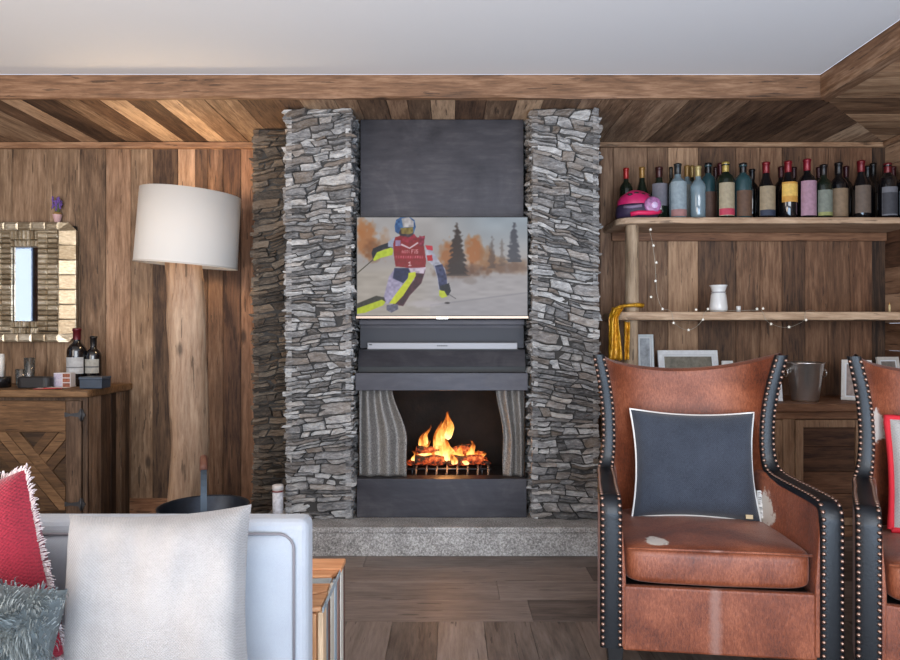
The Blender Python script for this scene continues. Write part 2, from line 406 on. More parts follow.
# ceiling: plaster field and plank soffits
BX = 1.832
mb = MB().box((LW-.05, -2.2, 2.405), (BX, FRONT, 2.44))
struct(mb.build('ceiling_plaster', M['plaster'])).name = 'ceiling'
mb = MB()
def clipbox(xa, xb, ya, yb, t, mi):
    mb.add([(xa[0], ya, SOF), (xb[0], ya, SOF), (xb[1], yb, SOF), (xa[1], yb, SOF), (xa[0], ya, SOF+.02), (xb[0], ya, SOF+.02), (xb[1], yb, SOF+.02), (xa[1], yb, SOF+.02)],
           [(0,1,2,3),(4,7,6,5),(0,4,5,1),(1,5,6,2),(2,6,7,3),(3,7,4,0)], t, mi)
mt = (RW-BX)/(BACK-FRONT)
x = LW; i = 0
sk = -.10                                     # boards lie a little askew of the wall
def soff_plank(xa, xb, t):
    # front edge y=FRONT, clipped by the mitre line x = BX + mt*(y-FRONT)
    n = 8; pts = []
    for (x0) in (xa, xb):
        yl = FRONT+.03 if x0 <= BX else FRONT + (x0-BX)/mt
        pts.append((x0, yl))
    if pts[0][1] >= BACK: return
    p = [(pts[0][0]+.0015, pts[0][1]), (pts[1][0]-.0015, min(BACK, pts[1][1])), (xb-.0015, BACK), (xa+.0015, BACK)]
    zz = SOF + R.uniform(0, .004)
    mb.add([(a, b, zz) for a, b in p]+[(a, b, zz+.02) for a, b in p], [(0,1,2,3),(4,7,6,5),(0,4,5,1),(1,5,6,2),(2,6,7,3),(3,7,4,0)], t, 0)
while x < RW:
    x2 = x + R.uniform(.10, .19); soff_plank(x, min(x2, RW), (R.choice((.2,.35,.5,.6,.8)), R.random(), R.random()*.5)); x = x2
y = -2.2
while y < BACK:
    y2 = min(BACK, y + R.uniform(.09, .17)); x0 = BX+.03 if y < FRONT else BX+mt*(y-FRONT); x1 = BX+.03 if y2 < FRONT else BX+mt*(y2-FRONT)
    p = [(x0, y+.0015), (RW, y+.0015), (RW, y2-.0015), (x1, y2-.0015)]
    zz = SOF + R.uniform(0, .004)
    mb.add([(a, b, zz) for a, b in p]+[(a, b, zz+.02) for a, b in p], [(0,1,2,3),(4,7,6,5),(0,4,5,1),(1,5,6,2),(2,6,7,3),(3,7,4,0)], (R.choice((.3,.55,.75,.9)), R.random(), R.random()*.3), 1); y = y2
mb.box((LW, FRONT+.02, SOF+.03), (RW+.03, BACK+.03, SOF+.06), (.1,.1,.1)); mb.box((BX+.02, -2.2, SOF+.03), (RW+.03, FRONT+.02, SOF+.06), (.1,.1,.1))
struct(mb.build('ceiling_soffit', [M['wood_y'], M['wood_x']])).name = 'ceiling.001'
# beams along the soffit edge
beam_x = wood('beam along', 0, (58,42,30), (118,88,64), (168,136,108), tonevar=.2)
beam_y = wood('beam depthwise', 1, (58,42,30), (118,88,64), (174,146,120), tonevar=.2)
def rough_beam(mb, fn, n, t):
    mb.grid(fn, n, 4, t, 0, False)
mb = MB(); zb = SOF-.010; zt = 2.403
pr = [(FRONT, zt), (FRONT, zb+.012), (FRONT+.008, zb), (FRONT+.035, zb), (FRONT+.04, SOF+.01), (FRONT+.04, zt), (FRONT, zt)]
def bfn(u, v):
    i = round(v*6); yy, zz = pr[i]; x = LW + (BX-LW)*u
    if 1 <= i <= 3: zz += (mn.noise(Vector((x*2.2, i, 3)))*.008 + mn.noise(Vector((x*9, i, 8)))*.003); yy += mn.noise(Vector((x*4, i, 5)))*.003
    if u > .999: x += (yy-FRONT)*mt*.98
    return (x, yy, zz)
mb.grid(bfn, 120, 6, (.5,.3,.3), 0, False)
struct(mb.build('trim_1', beam_x))
mb = MB()
pr2 = [(0, zt), (0, zb+.012), (.01, zb), (.075, zb), (.08, SOF+.01), (.08, zt), (0, zt)]
def bfn2(u, v):
    i = round(v*6); xx, zz = pr2[i]; y = -2.2 + (FRONT+2.2)*u
    if 1 <= i <= 3: zz += mn.noise(Vector((i, y*2.2, 13)))*.010; xx += mn.noise(Vector((i, y*4, 15)))*.006
    if u > .999: y += xx
    return (BX+xx, y, zz)
mb.grid(bfn2, 120, 6, (.55,.7,.2), 0, False)
struct(mb.build('trim_2', beam_y))
# cornice, baseboard, corner post
struct(MB().box((LW, BACK-.035, 2.262), (-1.145, BACK-.001, SOF-.001), (.55,.4,.5)).build('trim_3', M['wood_x'], bevel=.004))
struct(MB().box((.80, BACK-.035, 2.27), (RW-.001, BACK-.001, SOF-.001), (.5,.9,.2)).build('trim_4', M['wood_x'], bevel=.004))
struct(MB().box((RW-.035, 0, 2.27), (RW-.001, BACK-.037, SOF-.001), (.5,.9,.2)).build('trim_5', beam_y, bevel=.004))
struct(MB().box((LW, BACK-.02, 0.001), (-1.19, BACK-.006, .098), (.5,.8,.8)).build('baseboard_back', M['wood_x'], bevel=.003))
struct(MB().box((-1.19, BACK-.05, .001), (-1.142, BACK-.006, 2.26), (.75,.35,.9)).build('trim_6', M['wallwood'], bevel=.004))  # corner post: lamp glow put into its light orange tone

# ------------------------------------------------------------------ dry stone pillars
def split(q, out, hmx, wmx):
    """q: bottom-left, bottom-right, top-right, top-left corners in face coordinates; cuts run askew"""
    bl, br, tr, tl = q; lp = lambda a, b, k: (a[0]+(b[0]-a[0])*k, a[1]+(b[1]-a[1])*k)
    w_ = (br[0]-bl[0]+tr[0]-tl[0])/2; h = (tl[1]-bl[1]+tr[1]-br[1])/2
    hm = hmx*R.choice((.55, .8, 1, 1, 1.35)); wm = wmx*R.uniform(.6, 1.5)
    if h > hm*1.3 and (h > hm*2.4 or w_ < h*5 or R.random() < .75):
        k = R.uniform(.3, .7); d = R.uniform(-.12, .12); a = lp(bl, tl, k+d); b = lp(br, tr, k-d)
        split((bl, br, b, a), out, hmx, wmx); split((a, b, tr, tl), out, hmx, wmx)
    elif w_ > wm:
        k = R.uniform(.28, .72); d = R.uniform(-.008, .008)/max(w_, .05); a = lp(bl, br, k+d*2); b = lp(tl, tr, k-d*2)
        split((bl, a, b, tl), out, hmx, wmx); split((a, br, tr, b), out, hmx, wmx)
    elif h > .03 and R.random() < .22:
        k = R.uniform(.35, .65); a = lp(bl, tl, k+.15); b = lp(br, tr, k-.1); out += [(bl, br, b, a), (a, b, tr, tl)]
    else: out.append(q)
def slab(mb, fr, q, prot, seed, t):
    bl, br, tr, tl = q; w_ = (br[0]-bl[0]+tr[0]-tl[0])/2; h = (tl[1]-bl[1]+tr[1]-br[1])/2
    nu = max(3, int(w_/.016)); nv = max(3, int(h/.010)); gu = min(.1, .0012/max(w_, .01)); gv = min(.15, .0014/max(h, .005))
    tl_ = R.uniform(-.012, .012); tz = R.uniform(-.010, .010); ci = [R.uniform(0, .4) for _ in range(4)]
    def fn(u0, v0):
        u = gu+(1-2*gu)*u0; v = gv+(1-2*gv)*v0
        # knock the corners off
        cu, cv = abs(u0-.5)*2, abs(v0-.5)*2
        a = (bl[0]*(1-u)+br[0]*u)*(1-v)+(tl[0]*(1-u)+tr[0]*u)*v; z = (bl[1]*(1-u)+br[1]*u)*(1-v)+(tl[1]*(1-u)+tr[1]*u)*v
        k = ci[(u0 > .5)+2*(v0 > .5)]*max(0, cu+cv-1.55)
        a -= math.copysign(min(w_*.12, .012)*k, u0-.5); z -= math.copysign(h*.35*k, v0-.5)
        eu = min(u0, 1-u0)*w_; ev = min(v0, 1-v0)*h; e = min(eu, ev)
        wa = mn.noise(Vector((z*38, seed, 1)))*.005; wz = mn.noise(Vector((a*13, z*4, 2)))*.010 + mn.noise(Vector((a*55, seed, 3)))*.0022
        if e < 1e-6: return Vector(fr(a+wa, -.03, z+wz))
        nz = mn.noise(Vector((a*20, z*50, seed)))*.009 + mn.noise(Vector((a*55, z*130, seed+9)))*.005
        nz = round(nz/.004)*.004*.6+nz*.4
        d = prot + tl_*(u0-.5)*2 + tz*(v0-.5)*2 + nz; rr = min(.006, .35*h)
        return Vector(fr(a+wa, d-(rr*(1-min(1, e/rr))**2), z+wz))
    us = [0, .03] + [k/nu for k in range(1, nu)] + [.97, 1]; vs_ = [0, .07] + [k/nv for k in range(1, nv)] + [.93, 1]
    V = [fn(u, v) for v in vs_ for u in us]; n = len(us); fs = []
    for j in range(len(vs_)-1):
        for i in range(n-1): fs.append((j*n+i, j*n+i+1, j*n+n+i+1, j*n+n+i))
    mb.add(V, fs, t, 0, False)
def stone_face(mb, fr, w_, z0, z1, hmx=.048, wmx=.145):
    out = []; za = zb_ = z0
    while min(za, zb_) < z1:
        h = R.uniform(.12, .30); na = min(z1, za+h+R.uniform(-.03, .03)); nb = min(z1, zb_+h+R.uniform(-.03, .03))
        if z1-min(na, nb) < .08: na = nb = z1
        split(((0, za), (w_, zb_), (w_, nb), (0, na)), out, hmx, wmx); za, zb_ = na, nb
    for q in out: slab(mb, fr, q, R.uniform(-.008, .016), R.uniform(0, 500), tone())
def pillar(x0, x1, yf, yb, z0, z1, mat, label, sides=('l','r')):
    cx = (x0+x1)/2; mb = MB(); w_ = x1-x0
    stone_face(mb, lambda a, d, z: (x0-cx+a, -d, z), w_, 0, z1-z0)
    if 'l' in sides: stone_face(mb, lambda a, d, z: (x0-cx-d+.004, a, z), yb-yf, 0, z1-z0)
    if 'r' in sides: stone_face(mb, lambda a, d, z: (x1-cx+d-.004, a, z), yb-yf, 0, z1-z0)
    mb.box((x0-cx+.012, .012, 0), (x1-cx-.012, yb-yf, z1-z0), None, 1)
    o = mb.build('stone_pillar', [mat, M['mortar']], recalc=False); o.location = (cx, yf, z0)
    # orientation of grid faces: fix towards outside
    tag(o, label, 'pillar'); return o
HZ = .15
mb = MB().box((-.98, 3.345, 0), (.86, 3.66, HZ-.012)); mb.box((-.985, 3.335, HZ-.03), (.865, 3.66, HZ))
tag(mb.build('hearth', M['granite'], bevel=.006), 'low grey granite hearth step below the fireplace', 'hearth')
pillar(-.862, -.512, 3.475, 3.83, HZ+.001, SOF-.002, M['stone'], 'light grey stacked slate pillar on the left of the television', ('l','r'))
pillar(.425, .782, 3.475, 4.12, HZ+.001, SOF-.002, M['stone'], 'light grey stacked slate pillar on the right of the television', ('l','r'))
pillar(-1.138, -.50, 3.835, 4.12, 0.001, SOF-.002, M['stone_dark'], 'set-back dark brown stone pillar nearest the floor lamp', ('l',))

# ------------------------------------------------------------------ fireplace
fp = thing('fireplace', 'steel-clad fireplace with chain mesh curtains between the two grey stone pillars', 'fireplace', (-.044, 3.52, HZ))
L0, L1 = -.448, .448                         # local x
def fb(a, b): return MB().box(a, b)
fb((L0, .14, 1.0), (L1, .16, SOF-HZ-.002)).build('upper_panel', M['steel'], fp)
mb = MB(); mb.box((L0, .08, 1.018), (L1, .14, 1.045)); mb.build('ledge', M['steel'], fp, bevel=.002)
mb = MB(); mb.box((L0, .125, .89), (L1, .139, 1.0)); mb.build('recess_panel', plain('dark steel', (38,38,43), .5, .4), fp)
mb = MB(); mb.add([(L0, .03, .795), (L1, .03, .795), (L1, .075, .885), (L0, .075, .885), (L0, .12, .795), (L1, .12, .795), (L1, .12, .885), (L0, .12, .885)],
       [(0,1,2,3),(4,7,6,5),(0,4,5,1),(3,2,6,7),(0,3,7,4),(1,5,6,2)]); mb.build('sloped_panel', M['steel'], fp)
mb = MB(); mb.box((L0, .05, .74), (L1, .12, .796)); mb.build('gap_shade', M['black'], fp)  # black block, the shade of the recess put into its colour
mb = MB(); mb.box((L0-.005, -.03, .672), (L1+.005, -.012, .765)); mb.box((L0, -.012, .755), (L1, .11, .765)); mb.box((L0, -.012, .672), (L1, .05, .682)); mb.build('hood', M['steel'], fp, bevel=.002)
mb = MB(); mb.box((L0, -.015, .002), (L1, .0, .205)); mb.box((L0, 0, .195), (L1, .08, .205)); mb.build('lower_panel', M['steel'], fp, bevel=.002)
# firebox
mb = MB(); yb = .58; zt_ = .74
mb.add([(L0, .06, 0), (L1, .06, 0), (L1-.08, yb, 0), (L0+.08, yb, 0), (L0, .06, zt_), (L1, .06, zt_), (L1-.08, yb, zt_), (L0+.08, yb, zt_)],
       [(0,3,2,1) , (4,5,6,7), (3,2,6,7), (0,4,7,3), (1,2,6,5)])
mb.box((L0+.01, .08, .15), (L1-.01, .5, .17))
mb.build('firebox', M['soot'], fp)
def mesh_mat():
    m, nt, p = new_mat('chain mesh'); oc = objc(nt)
    n = noise_(nt, oc, 420, 2, .5); ln(nt, ramp(nt, n, [(.4, lin(46,43,41)), (.6, lin(164,158,152))]), p.inputs['Base Color'])
    p.inputs['Metallic'].default_value = .4; p.inputs['Roughness'].default_value = .5; bump(nt, p, n, .6, .002); return m
M['mesh'] = mesh_mat()
def curtain(xa, xb_top, xb_bot, ph, folds):
    mb = MB(); zt0, zb0 = .69, .207
    def fn(u, v):
        k = smooth(0, .62, v); xb = xb_top+(xb_bot-xb_top)*k
        x = xa+(xb-xa)*u
        y = .045 + .013*math.sin(ph+u*folds*2*PI + .5*math.sin(v*3)) + .004*math.sin(u*17+v*2)
        return (x + .003*math.sin(v*7+u*5)*u, y, zt0+(zb0-zt0)*v)
    mb.grid(fn, 70, 30, smooth=True)
    o = mb.build('mesh_curtain', M['mesh'], fp, recalc=False); s = o.modifiers.new('s', 'SOLIDIFY'); s.thickness = .002
curtain(L0+.004, L0+.185, L0+.262, .6, 2.6)
curtain(L1-.004, L1-.155, L1-.118, 2.2, 2.0)
# fire basket
gr = thing('fire_grate', 'black iron fire basket standing inside the fireplace', 'grate', (-.01, 3.76, .322))
for k in range(9):
    x = -.235+k*.0575
    MB().tube([(x, .10, .052), (x, .0, .052), (x, -.035, .051), (x-.001, -.058, .040), (x-.004, -.068, .002)], .006, 6).build('bar', plain('firelit rusty iron %d' % k, (120,104,92), .7, .2), gr)  # rust and the fire's light both put into the paler bar colour
MB().tube([(-.25, -.05, .043), (.24, -.05, .043)], .006, 6).build('rail', M['iron'], gr)
MB().tube([(-.25, .09, .045), (.24, .09, .045)], .006, 6).build('rail', M['iron'], gr)
for sx in (-.2, .19):
    for sy in (-.045, .085): MB().tube([(sx, sy, .045), (sx, sy, 0)], .006, 6).build('leg', M['iron'], gr)
def ember_mat():
    m, nt, p = new_mat('glowing charred wood'); oc = objc(nt)
    n = noise_(nt, oc, 34, 4, .7); n2 = noise_(nt, oc, 9, 2)
    f = math_(nt, 'ADD', math_(nt, 'MULTIPLY', n, .6), math_(nt, 'MULTIPLY', n2, .4))
    p.inputs['Base Color'].default_value = (*lin(30,22,18), 1); p.inputs['Roughness'].default_value = .9
    ln(nt, ramp(nt, f, [(.47, (0,0,0)), (.56, lin(176,62,18)), (.68, lin(250,150,76))]), p.inputs['Emission Color'])
    p.inputs['Emission Strength'].default_value = .9; bump(nt, p, n, .6, .006); return m
M['ember'] = ember_mat()
def firelog(label, a, b, r):
    mb = MB(); a = Vector(a); b = Vector(b); c = (a+b)/2 + Vector((0, 0, .040))
    a = a+Vector((0, 0, .040)); b = b+Vector((0, 0, .040)); mb.tube([(a-c).lerp(b-c, i/10)+Vector((mn.noise(Vector((i*.7, r*90, 1)))*.006, 0, mn.noise(Vector((i*.7, r*90, 4)))*.006)) for i in range(11)], lambda u: r*(1+.18*math.sin(u*9+r*300)), 9)
    o = mb.build('firewood_log', M['ember']); o.location = c
    tag(o, label, 'firewood', 'burning logs in the fire basket')
firelog('burning log lying lowest at the front left of the fire basket', (-.20, 3.725, .375), (-.03, 3.735, .37), .026)
firelog('burning log at the front right of the fire basket', (0.0, 3.74, .372), (.19, 3.73, .375), .025)
firelog('burning log slanting up across the middle of the fire', (-.10, 3.80, .385), (.12, 3.79, .43), .024)
firelog('burning log along the back of the fire basket', (-.19, 3.835, .385), (.19, 3.83, .38), .027)
firelog('short charred log on top of the left end of the fire', (-.19, 3.76, .425), (-.05, 3.78, .42), .022)
mb = MB()
for k in range(150):
    x = R.uniform(-.235, .225); y = R.uniform(-.04, .085)
    r = R.uniform(.008, .017); mb.sphere((x, y, R.uniform(.064, .078)), r, 6, 4, sc=(1.2, 1, .7))
o = mb.build('embers', M['ember']); o.location = gr.location; tag(o, 'bed of glowing orange embers in the fire basket', 'embers'); o['kind'] = 'stuff'
def flame_mat():
    m = bpy.data.materials.new('flame'); m.use_nodes = True; nt = m.node_tree; nt.nodes.clear()
    out = N(nt, 'ShaderNodeOutputMaterial'); at = N(nt, 'ShaderNodeAttribute', attribute_name='tone')
    s = N(nt, 'ShaderNodeSeparateColor'); ln(nt, at.outputs['Color'], s.inputs[0])
    n = noise_(nt, vm(nt, 'MULTIPLY', objc(nt), (1, 1, .45)), 42, 3, .55, .6)
    h = math_(nt, 'ADD', s.outputs[0], math_(nt, 'MULTIPLY', math_(nt, 'SUBTRACT', n, .5), 1.1))
    e = N(nt, 'ShaderNodeEmission'); ln(nt, ramp(nt, h, [(0, (1, .62, .26)), (.35, (1, .46, .10)), (.7, (.9, .22, .03)), (1, (.5, .06, .01))]), e.inputs[0])
    ln(nt, ramp(nt, h, [(0, 1.0), (1, .35)]), e.inputs[1])
    sc = math_(nt, 'MULTIPLY', e.inputs[1].links[0].from_socket, 1.7); ln(nt, sc, e.inputs[1])
    tr = N(nt, 'ShaderNodeBsdfTransparent'); mx = N(nt, 'ShaderNodeMixShader')
    ln(nt, ramp(nt, h, [(.25, .72), (.62, .34), (.95, 0)]), mx.inputs[0]); ln(nt, tr.outputs[0], mx.inputs[1]); ln(nt, e.outputs[0], mx.inputs[2])
    ln(nt, mx.outputs[0], out.inputs[0]); return m
M['flame'] = flame_mat()
fl = thing('flames', 'orange and yellow flames rising from the burning logs', 'fire', (-.01, 3.77, .395))
def flame(x, y, z0, h, w_, lean, ph):
    mb = MB(); n = 16; nz = 18; vs = []; ts = []; fs = []
    for j in range(nz+1):
        v = j/nz; r = w_*(math.sin(PI*min(1, v*1.0)**.55)**.8 if v < 1 else 0)*(1-.35*v)+.0008
        cx = x + lean*v + .016*math.sin(ph+v*7)*v; cy = y+.012*math.cos(ph*1.7+v*5)*v
        for k in range(n):
            a = 2*PI*k/n; rr = r*(1+.22*math.sin(a*3+ph+v*6))
            vs.append((cx+rr*math.cos(a), cy+rr*.55*math.sin(a), z0+h*v)); ts.append((v, .5, .5))
    for j in range(nz):
        for k in range(n): fs.append((j*n+k, j*n+(k+1) % n, (j+1)*n+(k+1) % n, (j+1)*n+k))
    mb.add(vs, fs, ts, 0, True); mb.build('flame', M['flame'], fl, recalc=False)
for a in ((-.155,0,.02,.17,.028,.03,.3),(-.13,.01,.09,.12,.012,.02,2.0),(-.11,.02,.01,.11,.024,-.01,1.1),(-.055,0,.0,.24,.03,.005,.9),(-.045,.02,.06,.23,.026,.03,2.6),(-.02,-.02,.0,.17,.032,-.01,4.0),
          (.0,.01,.12,.17,.022,.01,5.1),(.02,-.01,.0,.15,.03,-.03,.2),(.05,0,.0,.10,.022,.02,3.3),(.075,-.01,.0,.11,.024,-.01,1.9),(.11,.0,.0,.10,.02,.01,5.9),(.14,-.02,.0,.13,.022,-.015,2.7),(.165,.01,-.01,.08,.018,0,1),(-.19,.0,0,.07,.018,0,4.4),
          (.19,.02,0,.06,.015,.01,3.1),(-.08,-.04,-.01,.08,.02,.01,5.5),(.10,-.05,-.01,.07,.018,0,2.2),(.03,-.05,-.01,.09,.02,0,.6)): flame(*a)
point('fire_light', (-.02, 3.68, .52), 2.2, (1, .42, .12), .06)
point('fire_light_front', (-.02, 3.60, .44), .35, (1, .45, .15), .05)

# ------------------------------------------------------------------ television with its picture
TVW, TVH = .905, .535
tv = thing('television', 'flat television on the fireplace showing a slalom skier in a red bib', 'television', (-.041, 3.50, 1.203))
MB().box((-TVW/2, .0, 0), (TVW/2, .035, TVH)).build('casing', M['black'], tv, bevel=.002)
MB().box((-TVW/2, -.004, -.002), (TVW/2, .002, .010)).build('lower_bezel', plain('brushed bronze', (150,130,116), .35, .8), tv)
MB().box((-.03, -.006, -.005), (.03, .0, .004)).build('emblem_bar', plain('silver emblem', (210,206,200), .25, .8), tv)
MB().box((-.1, .035, .15), (.1, .15, .4)).build('bracket', M['black'], tv)
NX, NY = 300, 170
X0, X1, Y0, Y1 = 356.5, 527.5, 219.0, 317.5           # picture frame in which the drawing below is laid out
gx, gy = np.meshgrid(np.linspace(X0, X1, NX+1), np.linspace(Y1, Y0, NY+1))
rs = np.random.RandomState(3)
def blur_noise(sx, sy, amp):
    a = rs.rand(max(3, int(98/sy)+3), max(3, int(171/sx)+3))
    fx = (gx-X0)/sx; fy = (gy-Y0)/sy; i = fx.astype(int); j = fy.astype(int); tx = fx-i; ty = fy-j
    tx = tx*tx*(3-2*tx); ty = ty*ty*(3-2*ty)
    i = np.clip(i, 0, a.shape[1]-2); j = np.clip(j, 0, a.shape[0]-2)
    return ((a[j, i]*(1-tx)+a[j, i+1]*tx)*(1-ty)+(a[j+1, i]*(1-tx)+a[j+1, i+1]*tx)*ty-.5)*amp
img = np.zeros((NY+1, NX+1, 3))
def blend(col, a):
    global img
    img = img*(1-a[..., None]) + np.array(col, float)*a[..., None]
sky = np.clip((262-gy)/43, 0, 1)
img[:] = np.array((176,170,168.)); blend((158,172,184), sky*np.clip((gx-430)/60, 0, 1)); blend((176,178,180), sky*.4)
img += blur_noise(14, 9, 18)[..., None]
def blob(cx, cy, rx, ry, col, al=1, p=2, nz=.5):
    d = (np.abs((gx-cx)/rx)**p+np.abs((gy-cy)/ry)**p) + blur_noise(3.2, 3.2, nz)
    blend(col, np.clip(1.25-d, 0, 1)*al)
# autumn trees out of focus
for a in ((366,242,11,20,(176,118,70),.8),(372,252,10,12,(134,92,58),.7),(384,246,6,16,(170,130,96),.5),(361,230,5,12,(178,124,78),.7),(450,258,11,17,(168,112,66),.85),(474,254,10,18,(172,112,62),.85),
          (486,262,9,14,(160,118,80),.8),(498,266,12,9,(150,116,86),.7),(520,268,12,8,(146,118,96),.7),(460,274,30,9,(110,78,58),.75),(508,270,20,6,(120,96,82),.6)): blob(*a[:6], nz=.9)
def fir(cx, top, base, hw, col, al):
    t = np.clip((gy-top)/(base-top), 0, 1); hwv = hw*(t**.8)*(.85+.15*np.sin(gy*1.3+np.sin(gx*.6))) + .4
    a = np.clip((hwv-np.abs(gx-cx))/2.6+.35+blur_noise(2.6, 2.2, 1.3), 0, 1)*((gy > top) & (gy < base)); blend(col, a*al)
fir(457, 224, 278, 12, (66,52,44), .88); fir(514, 224, 264, 8, (84,84,92), .85); fir(492, 236, 270, 4, (96,82,76), .6); fir(502, 240, 268, 3, (110,96,88), .5)
# snow slope
sn = np.clip((gy-(276-.02*(gx-440)))/6, 0, 1)*np.clip((gx-400)/60+.4, 0, 1); blend((172,168,170), sn*.85)
sn = np.clip((gy-262)/14, 0, 1)*np.clip((450-gx)/50, 0, 1); blend((178,170,160), sn*.8)
img += (blur_noise(9, 2.5, 16)*np.clip((gy-270)/10, 0, 1))[..., None]
ridge = 306-(gx-440)*.13; blend((140,138,144), np.clip(1-np.abs(gy-ridge)/1.2, 0, 1)*(gx > 430)*.6); blend((156,154,160), np.clip((gy-ridge)/4, 0, 1)*(gx > 430)*.35)
blob(470, 283, 8, 4, (140,128,122), .5); blob(447, 305, 3, 1.3, (60,52,52), .8, nz=.1); blob(424, 306, 20, 4, (196,190,196), .5)
def K(pts): return [(355+x/6.286, 215+y/6.286) for x, y in pts]     # drawing grid of the skier
def poly(pts, col, soft=.5, al=1, nz=0):
    P = pts; ins = np.zeros(gx.shape, bool); dm = np.full(gx.shape, 1e9)
    for i in range(len(P)):
        x1, y1 = P[i]; x2, y2 = P[(i+1) % len(P)]
        c = ((y1 > gy) != (y2 > gy)); xx = (x2-x1)*(gy-y1)/((y2-y1) or 1e-9)+x1; ins ^= (c & (gx < xx))
        t = np.clip(((gx-x1)*(x2-x1)+(gy-y1)*(y2-y1))/((x2-x1)**2+(y2-y1)**2+1e-9), 0, 1)
        dm = np.minimum(dm, np.hypot(gx-x1-t*(x2-x1), gy-y1-t*(y2-y1)))
    s = np.where(ins, dm, -dm); a = np.clip(s/soft+.5, 0, 1)*al
    c = np.array(col, float)
    global img
    tgt = c[None, None, :] + (blur_noise(2.2, 2.2, nz)[..., None] if nz else 0)
    img = img*(1-a[..., None]) + tgt*a[..., None]
def line(p, q, w_, col, al=1):
    (x1, y1), (x2, y2) = K([p, q]); t = np.clip(((gx-x1)*(x2-x1)+(gy-y1)*(y2-y1))/((x2-x1)**2+(y2-y1)**2), 0, 1)
    d = np.hypot(gx-x1-t*(x2-x1), gy-y1-t*(y2-y1)); blend(col, np.clip((w_-d)/.4+.5, 0, 1)*al)
line((8,380), (110,292), .5, (90,84,70))
poly(K([(175,540),(210,400),(250,345),(440,345),(430,400),(330,480),(240,570),(190,570)]), (168,160,184), 1.2, nz=40)        # suit legs
poly(K([(245,345),(335,345),(350,385),(300,440),(235,410)]), (52,54,92), .8, nz=26)
poly(K([(380,370),(440,360),(415,440),(340,520),(300,585),(235,575),(300,500),(370,420)]), (84,40,52), .9, nz=30)
poly(K([(335,345),(445,340),(430,380),(350,375)]), (190,176,190), .6, nz=60)
poly(K([(8,570),(130,520),(180,530),(190,560),(8,612)]), (74,70,58), .7, nz=20)
poly(K([(8,600),(165,545),(188,558),(175,580),(60,628),(8,635)]), (186,196,46), .6, nz=20)
poly(K([(335,375),(378,370),(380,395),(300,520),(250,572),(212,568),(260,500),(330,410)]), (202,208,50), .5, nz=20)
poly(K([(195,580),(265,572),(270,605),(225,628),(195,610)]), (120,118,134), .7, nz=50)
poly(K([(440,215),(480,225),(520,290),(565,350),(580,430),(575,490),(525,480),(515,400),(490,330),(445,290)]), (176,176,190), .6, nz=40)
poly(K([(500,330),(548,320),(575,400),(578,470),(530,480),(518,400)]), (66,70,104), .6, nz=50)
poly(K([(440,200),(485,205),(488,235),(450,228)]), (196,60,78), .5); poly(K([(448,265),(482,262),(488,298),(455,300)]), (184,30,48), .5)
poly(K([(530,460),(590,440),(602,490),(585,520),(540,510)]), (40,42,48), .5, nz=30); poly(K([(528,485),(560,490),(580,525),(545,535),(528,520)]), (190,200,56), .5, nz=20)
line((590,512), (632,538), .35, (90,86,90))
poly(K([(100,250),(110,222),(160,200),(205,185),(240,180),(240,215),(180,225),(130,250),(110,290)]), (44,44,54), .6, nz=20)
poly(K([(110,292),(135,245),(225,215),(238,232),(232,262),(160,280),(120,300)]), (186,202,60), .6, nz=24)
poly(K([(205,180),(245,150),(262,175),(245,215),(205,210)]), (172,178,196), .8, nz=30)
poly(K([(250,150),(290,140),(345,165),(400,150),(438,140),(430,195),(445,300),(440,340),(350,345),(252,335),(240,250),(238,190)]), (146,24,38), .5, nz=16)   # bib
poly(K([(290,190),(340,215),(392,180),(398,188),(342,224),(284,200)]), (214,190,196), .4)
poly(K([(250,170),(285,170),(282,205),(250,205)]), (160,140,170), .4, nz=40); poly(K([(402,140),(436,150),(430,205),(402,205)]), (150,60,84), .5, nz=60)
poly(K([(275,140),(370,130),(395,160),(350,190),(295,175)]), (150,40,62), .5, nz=50)
font = {'a':'010101111101101','u':'101101101101111','d':'110101101101110','i':'1111','f':'111100110100100','s':'111100111001111','1':'010110010010111',' ':''}
def text(s, x, y, px, col):
    for ch in s:
        w_ = 1 if ch == 'i' else 3; b = '10111' if ch == 'i' else font[ch]
        for k, c in enumerate(b):
            if c == '1':
                i, j = k % w_, k//w_; poly(K([(x+i*px, y+j*px), (x+(i+1)*px, y+j*px), (x+(i+1)*px, y+(j+1)*px), (x+i*px, y+(j+1)*px)]), col, .25, .85)
        x += (w_+1)*px if ch != ' ' else 3*px
text('audi', 292, 232, 3.8, (214,160,160)); text('fis', 352, 228, 4.8, (222,176,176)); text('1', 334, 302, 6, (230,200,200))
for k in range(12): poly(K([(252+k*15, 266+.1*(k-6)**2*-1+3), (262+k*15, 266), (262+k*15, 284), (252+k*15, 284)]), (206,130,138), .5, .6, nz=90)
poly(K([(268,120),(282,140),(340,150),(366,130),(372,90),(300,96),(270,96)]), (84,72,78), .6, nz=40)       # face guard
poly(K([(246,80),(256,40),(290,20),(340,20),(372,42),(380,85),(366,128),(352,98),(284,98),(270,130),(250,115)]), (70,106,150), .5, nz=50)
poly(K([(290,32),(335,22),(366,50),(368,86),(300,88)]), (186,182,184), .5, nz=60)
poly(K([(282,92),(362,86),(366,118),(340,132),(290,128)]), (138,122,70), .5, nz=40)
img = np.clip((img-150)*1.22+142, 0, 255)/255
L_ = np.where(img <= .04045, img/12.92, ((img+.055)/1.055)**2.4).reshape(-1, 3)
mb = MB(); xs = np.linspace(-TVW/2+.005, TVW/2-.005, NX+1); zs = np.linspace(.014, TVH-.006, NY+1)
vs = [(xs[i], -.0015, zs[j]) for j in range(NY+1) for i in range(NX+1)]
fs = [(j*(NX+1)+i, j*(NX+1)+i+1, (j+1)*(NX+1)+i+1, (j+1)*(NX+1)+i) for j in range(NY) for i in range(NX)]
